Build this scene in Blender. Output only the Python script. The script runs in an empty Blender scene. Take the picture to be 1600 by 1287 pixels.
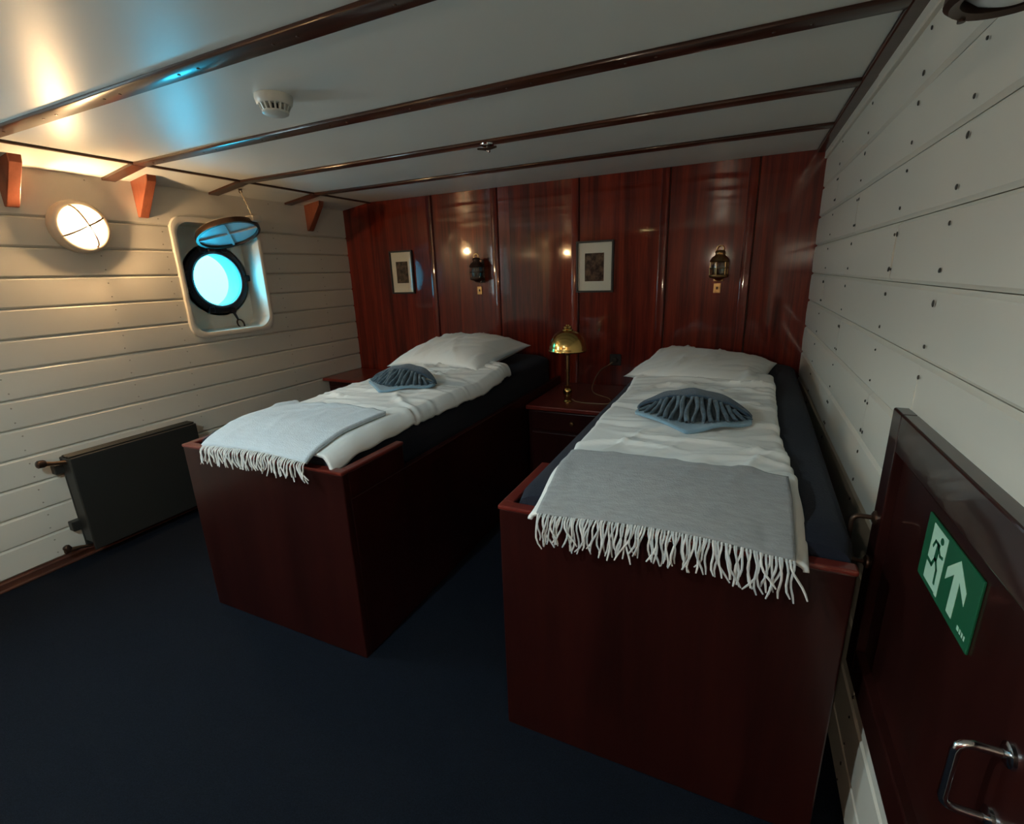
import bpy, bmesh, math, random
from mathutils import Vector, Matrix
from math import sin, cos, pi, radians, exp, sqrt

SC = bpy.context.scene
COL = SC.collection

# ------------------------------------------------------------------ camera
F_PX, YAW, PITCH, ROLL = 753.7, -25.417, -15.925, -1.96
CAM = Vector((0.0, 0.0, 1.432))
cy_, sy_ = cos(radians(YAW)), sin(radians(YAW))
cp_, sp_ = cos(radians(PITCH)), sin(radians(PITCH))
fwd = Vector((sy_ * cp_, cy_ * cp_, sp_))
r0 = Vector((cy_, -sy_, 0)); u0 = r0.cross(fwd)
cr_, sr_ = cos(radians(ROLL)), sin(radians(ROLL))
rr = cr_ * r0 + sr_ * u0; uu = -sr_ * r0 + cr_ * u0
cd = bpy.data.cameras.new('camera'); cam = bpy.data.objects.new('camera', cd); COL.objects.link(cam)
cd.sensor_fit = 'HORIZONTAL'; cd.sensor_width = 36.0; cd.lens = F_PX * 36.0 / 1600.0
cd.clip_start = 0.02
cam.matrix_world = Matrix(((rr.x, uu.x, -fwd.x, CAM.x), (rr.y, uu.y, -fwd.y, CAM.y), (rr.z, uu.z, -fwd.z, CAM.z), (0, 0, 0, 1)))
SC.camera = cam
SC.view_settings.view_transform = 'Standard'
SC.view_settings.look = 'None'
SC.view_settings.gamma = 1.0
SC.view_settings.use_curve_mapping = False
SC.view_settings.exposure = 0.0

# ------------------------------------------------------------------ room numbers
XL, XR, YB, YF, H = -3.21, 0.363, 3.475, -1.60, 2.05
PH_Y, PH_Z, PH_R = 2.325, 1.46, 0.185          # porthole in view
NICHE = (2.0, 2.565, 1.125, 1.815)             # y0,y1,z0,z1 of its niche
WINL = (0.25, 0.72, 1.14, 1.82)               # added light opening in the same wall, beyond the frame's edge
HATCH = (0.40, 1.328, 0.408, 1.112)

# ------------------------------------------------------------------ sky
w = bpy.data.worlds.new('overcast_sky'); SC.world = w; w.use_nodes = True
nt = w.node_tree; nt.nodes.clear()
tc = nt.nodes.new('ShaderNodeTexCoord'); sx = nt.nodes.new('ShaderNodeSeparateXYZ')
rp = nt.nodes.new('ShaderNodeValToRGB'); bg = nt.nodes.new('ShaderNodeBackground'); wo = nt.nodes.new('ShaderNodeOutputWorld')
mr = nt.nodes.new('ShaderNodeMapRange'); mr.inputs['From Min'].default_value = -1
nt.links.new(tc.outputs['Generated'], sx.inputs[0]); nt.links.new(sx.outputs['Z'], mr.inputs['Value'])
nt.links.new(mr.outputs[0], rp.inputs[0]); nt.links.new(rp.outputs[0], bg.inputs[0]); nt.links.new(bg.outputs[0], wo.inputs[0])
e = rp.color_ramp.elements
e[0].position = 0.0; e[0].color = (0.18, 0.29, 0.35, 1)
e[1].position = 1.0; e[1].color = (0.70, 0.93, 1.05, 1)
q = e.new(0.48); q.color = (0.40, 0.57, 0.65, 1)
q = e.new(0.52); q.color = (0.47, 0.64, 0.71, 1)
bg.inputs['Strength'].default_value = 42.0

def portal(name, loc, sx_, sy2, rot):
    l = bpy.data.lights.new(name, 'AREA'); l.shape = 'RECTANGLE'; l.size = sx_; l.size_y = sy2
    l.cycles.is_portal = True
    o = bpy.data.objects.new(name, l); COL.objects.link(o); o.location = loc; o.rotation_euler = rot
portal('porthole_portal', (XL - 0.32, PH_Y, PH_Z), 0.42, 0.42, (0, -pi / 2, 0))
portal('window_portal', (XL - 0.16, (WINL[0] + WINL[1]) / 2, (WINL[2] + WINL[3]) / 2), WINL[3] - WINL[2], WINL[1] - WINL[0], (0, -pi / 2, 0))

# ------------------------------------------------------------------ materials
MATS = {}
def mat(name, color, rough=0.5, metal=0.0, spec=0.5, coat=0.0, coat_rough=0.1, bump=None, vary=None, sheen=0.0):
    """bump=(scale, strength, stretch xyz) ; vary=(scale, amount, stretch xyz)"""
    m = bpy.data.materials.new(name); m.use_nodes = True
    n = m.node_tree.nodes; l = m.node_tree.links
    b = n['Principled BSDF']
    b.inputs['Base Color'].default_value = (*color, 1); b.inputs['Roughness'].default_value = rough
    b.inputs['Metallic'].default_value = metal; b.inputs['Specular IOR Level'].default_value = spec
    b.inputs['Coat Weight'].default_value = coat; b.inputs['Coat Roughness'].default_value = coat_rough
    b.inputs['Sheen Weight'].default_value = sheen
    def tex(scale, stretch, detail=4):
        t = n.new('ShaderNodeTexCoord'); mp = n.new('ShaderNodeMapping'); mp.inputs['Scale'].default_value = stretch
        oi = n.new('ShaderNodeObjectInfo'); ad = n.new('ShaderNodeVectorMath'); ad.operation = 'ADD'
        ml = n.new('ShaderNodeMath'); ml.operation = 'MULTIPLY'; ml.inputs[1].default_value = 37.0
        l.new(oi.outputs['Random'], ml.inputs[0]); l.new(t.outputs['Object'], mp.inputs[0])
        l.new(mp.outputs[0], ad.inputs[0]); l.new(ml.outputs[0], ad.inputs[1])
        x = n.new('ShaderNodeTexNoise'); x.inputs['Scale'].default_value = scale; x.inputs['Detail'].default_value = detail
        l.new(ad.outputs[0], x.inputs['Vector']); return x
    if vary:
        x = tex(vary[0], vary[2]); r = n.new('ShaderNodeValToRGB')
        a = vary[1]
        r.color_ramp.elements[0].position = 0.3; r.color_ramp.elements[1].position = 0.72
        r.color_ramp.elements[0].color = (*[c * (1 - a) for c in color], 1); r.color_ramp.elements[1].color = (*[min(1, c * (1 + a)) for c in color], 1)
        l.new(x.outputs['Fac'], r.inputs[0]); l.new(r.outputs[0], b.inputs['Base Color'])
    if bump:
        x = tex(bump[0], bump[2]); k = n.new('ShaderNodeBump'); k.inputs['Strength'].default_value = bump[1]; k.inputs['Distance'].default_value = 0.004
        l.new(x.outputs['Fac'], k.inputs['Height']); l.new(k.outputs[0], b.inputs['Normal'])
    MATS[name] = m
    return m

def wood(name, dark, mid, light, stretch, rough=0.25, coat=0.5, coat_rough=0.06, scale=3.0, bump=0.12):
    m = bpy.data.materials.new(name); m.use_nodes = True
    n = m.node_tree.nodes; l = m.node_tree.links; b = n['Principled BSDF']
    t = n.new('ShaderNodeTexCoord'); oi = n.new('ShaderNodeObjectInfo'); ml = n.new('ShaderNodeMath'); ml.operation = 'MULTIPLY'; ml.inputs[1].default_value = 53.0
    mp = n.new('ShaderNodeMapping'); mp.inputs['Scale'].default_value = stretch
    ad = n.new('ShaderNodeVectorMath'); ad.operation = 'ADD'
    l.new(oi.outputs['Random'], ml.inputs[0]); l.new(t.outputs['Object'], mp.inputs[0]); l.new(mp.outputs[0], ad.inputs[0]); l.new(ml.outputs[0], ad.inputs[1])
    x = n.new('ShaderNodeTexNoise'); x.inputs['Scale'].default_value = scale; x.inputs['Detail'].default_value = 6; x.inputs['Roughness'].default_value = 0.62; x.inputs['Distortion'].default_value = 0.5
    l.new(ad.outputs[0], x.inputs['Vector'])
    x2 = n.new('ShaderNodeTexNoise'); x2.inputs['Scale'].default_value = scale * 9; x2.inputs['Detail'].default_value = 3
    l.new(ad.outputs[0], x2.inputs['Vector'])
    mx = n.new('ShaderNodeMath'); mx.operation = 'MULTIPLY_ADD'; mx.inputs[1].default_value = 0.22
    l.new(x2.outputs['Fac'], mx.inputs[0]); l.new(x.outputs['Fac'], mx.inputs[2])
    r = n.new('ShaderNodeValToRGB'); el = r.color_ramp.elements
    el[0].position = 0.42; el[0].color = (*dark, 1); el[1].position = 0.82; el[1].color = (*light, 1)
    z = el.new(0.6); z.color = (*mid, 1)
    l.new(mx.outputs[0], r.inputs[0]); l.new(r.outputs[0], b.inputs['Base Color'])
    k = n.new('ShaderNodeBump'); k.inputs['Strength'].default_value = bump; k.inputs['Distance'].default_value = 0.002
    l.new(x.outputs['Fac'], k.inputs['Height']); l.new(k.outputs[0], b.inputs['Normal'])
    l.new(k.outputs[0], b.inputs['Coat Normal'])
    b.inputs['Specular IOR Level'].default_value = 0.15
    b.inputs['Roughness'].default_value = rough; b.inputs['Coat Weight'].default_value = coat; b.inputs['Coat Roughness'].default_value = coat_rough
    MATS[name] = m; return m

mat('white_paint', (0.66, 0.61, 0.52), 0.32, bump=(9, 0.18, (1, 0.25, 1)), vary=(2.2, 0.06, (1, 0.3, 1)))
mat('ceiling_white', (0.70, 0.70, 0.65), 0.36, spec=0.5, vary=(0.8, 0.03, (1, 1, 1)))
mat('backing_dark', (0.09, 0.075, 0.06), 0.8)
mat('outer_hull', (0.42, 0.46, 0.47), 0.5)
mat('carpet', (0.005, 0.0075, 0.013), 0.95, spec=0.1, bump=(420, 0.9, (1, 1, 1)), vary=(260, 0.5, (1, 1, 1)))
wood('mahogany_panel', (0.032, 0.0028, 0.0016), (0.105, 0.0095, 0.0042), (0.21, 0.024, 0.009), (5.5, 5.5, 0.22), rough=0.3, coat=0.85, coat_rough=0.055, bump=0.045)
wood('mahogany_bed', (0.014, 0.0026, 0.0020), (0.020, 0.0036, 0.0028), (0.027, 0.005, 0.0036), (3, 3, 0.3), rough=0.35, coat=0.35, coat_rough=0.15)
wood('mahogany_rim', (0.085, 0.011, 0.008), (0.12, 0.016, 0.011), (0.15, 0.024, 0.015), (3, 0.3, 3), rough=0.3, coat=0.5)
wood('mahogany_door', (0.016, 0.004, 0.0032), (0.022, 0.0052, 0.0042), (0.030, 0.007, 0.0055), (0.6, 3, 0.4), rough=0.3, coat=0.8, coat_rough=0.04, bump=0.04)
wood('ceiling_strip', (0.028, 0.010, 0.006), (0.045, 0.017, 0.010), (0.075, 0.03, 0.018), (0.3, 4, 4), rough=0.32, coat=0.5, coat_rough=0.12)
wood('bracket_wood', (0.17, 0.048, 0.026), (0.25, 0.075, 0.04), (0.32, 0.10, 0.055), (3, 3, 0.4), rough=0.35, coat=0.3)
wood('baseboard_wood', (0.05, 0.018, 0.012), (0.08, 0.03, 0.02), (0.12, 0.048, 0.03), (3, 0.3, 3), rough=0.4, coat=0.3)
mat('cotton', (0.74, 0.735, 0.70), 0.85, spec=0.2, sheen=0.15, bump=(60, 0.15, (1, 1, 1)))
mat('pillow_cotton', (0.75, 0.745, 0.71), 0.85, spec=0.2, sheen=0.15, bump=(60, 0.15, (1, 1, 1)))
mat('wool_grey', (0.27, 0.275, 0.275), 0.95, spec=0.1, sheen=0.3, bump=(230, 0.6, (1, 1, 1)), vary=(30, 0.13, (1, 4, 1)))
mat('wool_pale', (0.50, 0.55, 0.58), 0.95, spec=0.1, sheen=0.3, bump=(230, 0.5, (1, 1, 1)), vary=(20, 0.06, (1, 4, 1)))
mat('fringe_pale', (0.66, 0.65, 0.62), 0.95, spec=0.1)
mat('fringe_grey', (0.50, 0.51, 0.50), 0.95, spec=0.1)
mat('navy_cover', (0.013, 0.0155, 0.025), 0.9, spec=0.1, sheen=0.05, bump=(150, 0.4, (1, 1, 1)))
mat('towel_blue', (0.032, 0.062, 0.095), 0.95, spec=0.1, sheen=0.3, bump=(260, 0.9, (1, 1, 1)), vary=(90, 0.25, (1, 1, 1)))
mat('towel_mid', (0.075, 0.12, 0.155), 0.95, spec=0.1, sheen=0.3, bump=(260, 0.9, (1, 1, 1)), vary=(60, 0.35, (1, 1, 1)))
mat('towel_light', (0.20, 0.33, 0.42), 0.95, spec=0.1, sheen=0.3, bump=(260, 0.9, (1, 1, 1)))
mat('brass', (0.62, 0.40, 0.13), 0.2, metal=1.0)
mat('dull_brass', (0.34, 0.20, 0.085), 0.32, metal=1.0, vary=(40, 0.25, (1, 1, 1)))
mat('bronze', (0.07, 0.04, 0.028), 0.34, metal=0.7)
mat('dark_iron', (0.028, 0.026, 0.032), 0.32, metal=0.6)
mat('chrome', (0.62, 0.63, 0.64), 0.13, metal=1.0)
mat('copper_pipe', (0.55, 0.33, 0.2), 0.28, metal=1.0)
mat('radiator_paint', (0.022, 0.021, 0.018), 0.42)
mat('black_frame', (0.008, 0.007, 0.006), 0.4)
mat('mat_board', (0.84, 0.77, 0.66), 0.9)
mat('detector_plastic', (0.55, 0.55, 0.5), 0.35)
mat('slot_black', (0.006, 0.006, 0.005), 0.7)
mat('exit_green', (0.006, 0.085, 0.035), 0.45)
mat('exit_pale', (0.40, 0.60, 0.44), 0.55)
mat('rope', (0.6, 0.5, 0.36), 0.9, bump=(300, 0.6, (1, 1, 1)))
mat('nail_rust', (0.035, 0.026, 0.02), 0.6)
mat('nail_painted', (0.33, 0.29, 0.23), 0.5)
mat('socket_black', (0.01, 0.01, 0.01), 0.3)
mat('cord_brown', (0.16, 0.11, 0.06), 0.5)
mat('lamp_cream', (0.62, 0.52, 0.40), 0.3)
mat('deadlight_inner', (0.50, 0.55, 0.58), 0.35)
mat('milk_glass', (0.55, 0.57, 0.56), 0.12)
mat('white_ceramic', (0.5, 0.36, 0.2), 0.3)

def emis(name, col, s):
    m = bpy.data.materials.new(name); m.use_nodes = True; n = m.node_tree.nodes; n.clear()
    e_ = n.new('ShaderNodeEmission'); o = n.new('ShaderNodeOutputMaterial'); e_.inputs[0].default_value = (*col, 1); e_.inputs[1].default_value = s
    m.node_tree.links.new(e_.outputs[0], o.inputs[0]); MATS[name] = m
emis('bulb_glow', (1.0, 0.70, 0.40), 2300.0)
emis('bulb_fill_warm', (1.0, 0.87, 0.68), 3400.0)  # warm bulb of the added fill lamp behind the camera
emis('bulb_cool', (0.68, 0.92, 1.0), 3600.0)

def glass(name, tint, refl=1.0, rough=0.02):
    m = bpy.data.materials.new(name); m.use_nodes = True; n = m.node_tree.nodes; l = m.node_tree.links; n.clear()
    o = n.new('ShaderNodeOutputMaterial'); t = n.new('ShaderNodeBsdfTransparent'); g = n.new('ShaderNodeBsdfGlossy'); f = n.new('ShaderNodeFresnel'); mx = n.new('ShaderNodeMixShader')
    t.inputs[0].default_value = (*tint, 1); g.inputs['Roughness'].default_value = rough
    ge = n.new('ShaderNodeNewGeometry'); mi = n.new('ShaderNodeMapRange'); mi.inputs['To Min'].default_value = 1.5; mi.inputs['To Max'].default_value = 1 / 1.5   # thin pane: no inner total reflection
    l.new(ge.outputs['Backfacing'], mi.inputs['Value']); l.new(mi.outputs[0], f.inputs[0])
    l.new(f.outputs[0], mx.inputs[0]); l.new(t.outputs[0], mx.inputs[1]); l.new(g.outputs[0], mx.inputs[2]); l.new(mx.outputs[0], o.inputs[0]); MATS[name] = m
glass('clear_glass', (0.95, 0.97, 0.97))
glass('porthole_glass', (0.20, 0.72, 0.84))
glass('lantern_glass', (0.75, 0.74, 0.70), rough=0.08)

m = bpy.data.materials.new('frosted_globe'); m.use_nodes = True; n = m.node_tree.nodes; l = m.node_tree.links; n.clear()
o = n.new('ShaderNodeOutputMaterial'); t = n.new('ShaderNodeBsdfTransparent'); tr = n.new('ShaderNodeBsdfTranslucent'); gl = n.new('ShaderNodeBsdfGlossy'); m1 = n.new('ShaderNodeMixShader'); m2 = n.new('ShaderNodeMixShader')
t.inputs[0].default_value = (1, 0.93, 0.82, 1); tr.inputs[0].default_value = (0.30, 0.25, 0.18, 1); gl.inputs['Roughness'].default_value = 0.1
m1.inputs[0].default_value = 0.4; m2.inputs[0].default_value = 0.05
l.new(t.outputs[0], m1.inputs[1]); l.new(tr.outputs[0], m1.inputs[2]); l.new(m1.outputs[0], m2.inputs[1]); l.new(gl.outputs[0], m2.inputs[2]); l.new(m2.outputs[0], o.inputs[0]); MATS['frosted_globe'] = m

def print_mat(name, seed):
    m = bpy.data.materials.new(name); m.use_nodes = True; n = m.node_tree.nodes; l = m.node_tree.links; b = n['Principled BSDF']
    t = n.new('ShaderNodeTexCoord'); mp = n.new('ShaderNodeMapping'); mp.inputs['Location'].default_value = (seed, seed * 2, seed)
    x = n.new('ShaderNodeTexNoise'); x.inputs['Scale'].default_value = 32; x.inputs['Detail'].default_value = 5
    r = n.new('ShaderNodeValToRGB'); r.color_ramp.elements[0].position = 0.38; r.color_ramp.elements[0].color = (0.022, 0.011, 0.006, 1); r.color_ramp.elements[1].position = 0.72; r.color_ramp.elements[1].color = (0.20, 0.12, 0.075, 1)
    l.new(t.outputs['Object'], mp.inputs[0]); l.new(mp.outputs[0], x.inputs['Vector']); l.new(x.outputs['Fac'], r.inputs[0]); l.new(r.outputs[0], b.inputs['Base Color']); b.inputs['Roughness'].default_value = 0.8
    MATS[name] = m
print_mat('print_a', 1.3); print_mat('print_b', 5.7)

# ------------------------------------------------------------------ mesh helpers
ORG = {}
class MB:
    def __init__(s): s.v = []; s.f = []
    def add(s, vs, fs):
        k = len(s.v); s.v += [tuple(p) for p in vs]; s.f += [tuple(i + k for i in f) for f in fs]; return s
    def box(s, x0, x1, y0, y1, z0, z1):
        vs = [(x0, y0, z0), (x1, y0, z0), (x1, y1, z0), (x0, y1, z0), (x0, y0, z1), (x1, y0, z1), (x1, y1, z1), (x0, y1, z1)]
        return s.add(vs, [(3, 2, 1, 0), (4, 5, 6, 7), (0, 1, 5, 4), (1, 2, 6, 5), (2, 3, 7, 6), (3, 0, 4, 7)])
    def bbox(s, x0, x1, y0, y1, z0, z1, bv=0.004, seg=1):
        bm = bmesh.new(); bmesh.ops.create_cube(bm, size=1)
        for p in bm.verts: p.co = Vector(((x0 + x1) / 2 + p.co.x * (x1 - x0), (y0 + y1) / 2 + p.co.y * (y1 - y0), (z0 + z1) / 2 + p.co.z * (z1 - z0)))
        bmesh.ops.bevel(bm, geom=bm.edges[:], offset=min(bv, abs(x1 - x0) * .45, abs(y1 - y0) * .45, abs(z1 - z0) * .45), segments=seg, affect='EDGES', profile=0.5)
        return s.bm(bm)
    def bm(s, bm):
        bm.verts.index_update(); s.add([p.co[:] for p in bm.verts], [[p.index for p in f.verts] for f in bm.faces]); bm.free(); return s
    def lathe(s, prof, origin, axis, seg=32, ref=None):
        """prof: (r, h) along axis"""
        a = Vector(axis).normalized(); rf = Vector(ref) if ref else (Vector((0, 0, 1)) if abs(a.z) < 0.9 else Vector((1, 0, 0)))
        e1 = a.cross(rf).normalized(); e2 = a.cross(e1); o = Vector(origin); vs = []; fs = []
        for r, h in prof:
            for i in range(seg):
                t = 2 * pi * i / seg; vs.append(o + a * h + (e1 * cos(t) + e2 * sin(t)) * max(r, 1e-5))
        for j in range(len(prof) - 1):
            for i in range(seg):
                k = (i + 1) % seg; fs.append((j * seg + i, j * seg + k, (j + 1) * seg + k, (j + 1) * seg + i))
        if prof[0][0] > 1e-4: fs.append(tuple(range(seg))[::-1])
        if prof[-1][0] > 1e-4: fs.append(tuple((len(prof) - 1) * seg + i for i in range(seg)))
        return s.add(vs, fs)
    def ring(s, prof, origin, axis, seg=32):
        """closed profile revolved"""
        a = Vector(axis).normalized(); rf = Vector((0, 0, 1)) if abs(a.z) < 0.9 else Vector((1, 0, 0))
        e1 = a.cross(rf).normalized(); e2 = a.cross(e1); o = Vector(origin); vs = []; fs = []; m_ = len(prof)
        for r, h in prof:
            for i in range(seg):
                t = 2 * pi * i / seg; vs.append(o + a * h + (e1 * cos(t) + e2 * sin(t)) * r)
        for j in range(m_):
            for i in range(seg):
                k = (i + 1) % seg; j2 = (j + 1) % m_; fs.append((j * seg + i, j * seg + k, j2 * seg + k, j2 * seg + i))
        return s.add(vs, fs)
    def torus(s, origin, axis, R, r, seg=32, sides=8):
        return s.ring([(R + r * cos(2 * pi * i / sides), r * sin(2 * pi * i / sides)) for i in range(sides)], origin, axis, seg)
    def tube(s, pts, r, sides=8, cap=True):
        P = [Vector(p) for p in pts]; R = r if isinstance(r, (list, tuple)) else [r] * len(P); vs = []; fs = []
        up = None
        for i, p in enumerate(P):
            d = (P[min(i + 1, len(P) - 1)] - P[max(i - 1, 0)]).normalized()
            if up is None: up = Vector((0, 0, 1)) if abs(d.z) < 0.9 else Vector((1, 0, 0))
            e1 = d.cross(up).normalized(); up = e1.cross(d).normalized()
            for k in range(sides):
                t = 2 * pi * k / sides; vs.append(p + (e1 * cos(t) + up * sin(t)) * R[i])
        for i in range(len(P) - 1):
            for k in range(sides):
                k2 = (k + 1) % sides; fs.append((i * sides + k, i * sides + k2, (i + 1) * sides + k2, (i + 1) * sides + k))
        if cap: fs += [tuple(range(sides))[::-1], tuple((len(P) - 1) * sides + k for k in range(sides))]
        return s.add(vs, fs)
    def prism(s, poly, fn, t0, t1):
        """poly in 2-D, fn(a,b,t)->xyz"""
        n_ = len(poly); vs = [fn(a, b, t0) for a, b in poly] + [fn(a, b, t1) for a, b in poly]
        return s.add(vs, [tuple(range(n_))[::-1], tuple(range(n_, 2 * n_))] + [(i, (i + 1) % n_, n_ + (i + 1) % n_, n_ + i) for i in range(n_)])
    def grid(s, fn, nu, nv):
        vs = [fn(i / nu, j / nv) for j in range(nv + 1) for i in range(nu + 1)]
        return s.add(vs, [(j * (nu + 1) + i, j * (nu + 1) + i + 1, (j + 1) * (nu + 1) + i + 1, (j + 1) * (nu + 1) + i) for j in range(nv) for i in range(nu)])
    def build(s, name, material, parent=None, loc=None, smooth=None):
        me = bpy.data.meshes.new(name)
        org = ORG[parent.name] if parent else Vector(loc) if loc is not None else Vector((
            (min(p[0] for p in s.v) + max(p[0] for p in s.v)) / 2, (min(p[1] for p in s.v) + max(p[1] for p in s.v)) / 2, min(p[2] for p in s.v)))
        me.from_pydata([Vector(p) - org for p in s.v], [], s.f)
        bm = bmesh.new(); bm.from_mesh(me); bmesh.ops.recalc_face_normals(bm, faces=bm.faces); bm.to_mesh(me); bm.free()
        me.materials.append(MATS[material]); me.validate()
        if smooth is not None:
            me.polygons.foreach_set('use_smooth', [True] * len(me.polygons))
            try: me.set_sharp_from_angle(angle=radians(smooth))
            except Exception: pass
        o = bpy.data.objects.new(name, me); COL.objects.link(o)
        if parent: o.parent = parent
        else: o.location = org
        ORG[o.name] = org
        return o
def thing(name, label, cat, loc, group=None):
    o = bpy.data.objects.new(name, None); COL.objects.link(o); o.location = loc; o.empty_display_size = 0.05
    ORG[o.name] = Vector(loc); o['label'] = label; o['category'] = cat
    if group: o['group'] = group
    return o
def tag(o, label, cat, group=None):
    o['label'] = label; o['category'] = cat
    if group: o['group'] = group
    return o
def struct(o, label):
    o['kind'] = 'structure'; o['label'] = label; return o
def link_copy(src, name, parent, loc):
    c = src.copy(); c.name = name; COL.objects.link(c); c.parent = parent; c.location = loc; return c
def solid(o, t, off=-1.0):
    md = o.modifiers.new('thickness', 'SOLIDIFY'); md.thickness = t; md.offset = off; return o
def arc(cx, cy, r, a0, a1, n_=6):
    return [(cx + r * cos(radians(a0 + (a1 - a0) * i / n_)), cy + r * sin(radians(a0 + (a1 - a0) * i / n_))) for i in range(n_ + 1)]
def rrect(x0, x1, y0, y1, r, n_=6):
    return arc(x1 - r, y1 - r, r, 0, 90, n_) + arc(x0 + r, y1 - r, r, 90, 180, n_) + arc(x0 + r, y0 + r, r, 180, 270, n_) + arc(x1 - r, y0 + r, r, 270, 360, n_)
def rnd(seed): return random.Random(seed)

# ================================================================== SETTING
# floor
struct(MB().box(XL - 0.25, XR + 0.1, YF - 0.1, YB + 0.1, -0.06, 0.0).build('floor', 'carpet'), 'dark navy carpeted floor of the cabin')

# ---- left wall: backing around openings, white planks, nails
def slab_with_holes(name, axis_x, thick, y0, y1, z0, z1, holes, material, label):
    b = MB(); ys = sorted({y0, y1, *[h[0] for h in holes], *[h[1] for h in holes]}); zs = sorted({z0, z1, *[h[2] for h in holes], *[h[3] for h in holes]})
    for i in range(len(ys) - 1):
        for j in range(len(zs) - 1):
            yc, zc = (ys[i] + ys[i + 1]) / 2, (zs[j] + zs[j + 1]) / 2
            if any(h[0] < yc < h[1] and h[2] < zc < h[3] for h in holes): continue
            b.box(min(axis_x, axis_x + thick), max(axis_x, axis_x + thick), ys[i], ys[i + 1], zs[j], zs[j + 1])
    return struct(b.build(name, material, loc=(axis_x, (y0 + y1) / 2, z0)), label)
NH = (NICHE[0] - 0.008, NICHE[1] + 0.008, NICHE[2] - 0.008, NICHE[3] + 0.008)
wall_left = slab_with_holes('wall_left', XL - 0.02, -0.10, YF - 0.1, YB + 0.1, -0.05, H + 0.1, [NH, WINL], 'backing_dark', 'white painted plank wall with porthole, lit by a round lamp')
nail_me = MB().lathe([(0.0, 0.0), (0.0035, 0.0), (0.0035, 0.002), (0.002, 0.003), (0.0, 0.003)], (0, 0, 0), (1, 0, 0), 8).build('nail', 'nail_painted', loc=(0, 0, 0))
nail_src = nail_me.data
bpy.data.objects.remove(nail_me)
nail_src_dark = nail_src.copy(); nail_src_dark.materials[0] = MATS['nail_rust']
def add_nail(parent, p, me, sc=1.0, sgn=1, rot=0.0, squash=1.0):
    o = bpy.data.objects.new('nail', me); COL.objects.link(o); o.parent = parent
    o.location = Vector(p) - ORG[parent.name]; o.scale = (sgn, sc, sc * squash); o.rotation_euler = (rot, 0, 0)
def cut_rects(y0, y1, za, zb, holes):
    """rectangles left of a plank row once the openings are sawn out"""
    rects = [(y0, y1, za, zb)]
    for h in holes:
        ns = []
        for a, b, c, d in rects:
            if h[1] <= a or h[0] >= b or h[2] >= d or h[3] <= c: ns.append((a, b, c, d)); continue
            ya, yb = max(a, h[0]), min(b, h[1])
            if ya > a: ns.append((a, ya, c, d))
            if yb < b: ns.append((yb, b, c, d))
            if h[2] > c + 0.012: ns.append((ya, yb, c, h[2]))
            if h[3] < d - 0.012: ns.append((ya, yb, h[3], d))
        rects = ns
    return [r for r in rects if r[1] - r[0] > 0.01]
def plank_mesh(x_front, sgn, y0, y1, z0, z1, bow, rn):
    """plank along y, front face at x_front (room side = sgn), slightly cupped"""
    bv = 0.009; ny = max(2, int((y1 - y0) / 0.3)); b = MB(); prof = [(-0.021, z0), (-bv, z0), (0, z0 + bv), (bow, (z0 + z1) / 2), (0, z1 - bv), (-bv, z1), (-0.021, z1)]
    vs = []; fs = []; m_ = len(prof)
    for i in range(ny + 1):
        y = y0 + (y1 - y0) * i / ny; wv = 0.0012 * sin(i * 1.7 + rn * 9) if 0 < i < ny else 0
        for k, (d, z) in enumerate(prof): vs.append((x_front + sgn * (d + (wv if 1 < k < 5 else 0)), y, z))
    for i in range(ny):
        for k in range(m_):
            k2 = (k + 1) % m_; fs.append((i * m_ + k, i * m_ + k2, (i + 1) * m_ + k2, (i + 1) * m_ + k))
    fs += [tuple(range(m_)), tuple(ny * m_ + k for k in range(m_))[::-1]]
    return b.add(vs, fs)
R_ = rnd(4)
zs = [0.045 + 0.1449 * k for k in range(-1, 14)]
zs[0] = 0.0; zs = zs[:14] + [2.02]
for k in range(len(zs) - 1):
    za, zb = zs[k] + 0.001, zs[k + 1] - 0.001
    if k == 0: continue
    for a, b, c, d in cut_rects(YF, YB, za, zb, [NH, WINL]):
        pl = plank_mesh(XL, 1, a, b, c, d, 0.0012, R_.random()).build('plank', 'white_paint', wall_left, smooth=25)
        for y in (1.03, 1.58, 1.92, 2.72, 3.15, -0.3):
            if a + 0.02 < y < b - 0.02:
                if d - c < 0.1: continue
                for dz in (0.035, zb - za - 0.035): add_nail(pl, (XL + 0.001, y + R_.uniform(-.006, .006), za + dz), nail_src)
struct(MB().bbox(XL - 0.02, XL + 0.022, YF, YB, 0.0, 0.046, 0.006).bbox(XL - 0.02, XL + 0.034, YF, YB, 0.0, 0.014, 0.004).build('baseboard_left', 'baseboard_wood'), 'brown wooden baseboard under the white planks')

# ---- right wall
wall_right = slab_with_holes('wall_right', XR + 0.02, 0.08, YF - 0.1, YB + 0.1, -0.05, H + 0.1, [], 'backing_dark', 'white painted plank wall with dark nails beside the right bed')
HC = (HATCH[0] + 0.02, HATCH[1] - 0.02, HATCH[2] + 0.02, HATCH[3] - 0.02)
zr = [0.0] + [1.69 + 0.156 * k for k in range(-10, 2)] + [2.006]
JOINT = {8: 1.69, 10: 2.315, 11: 1.69, 12: 2.315, 6: 2.9, 4: 1.69}
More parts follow.
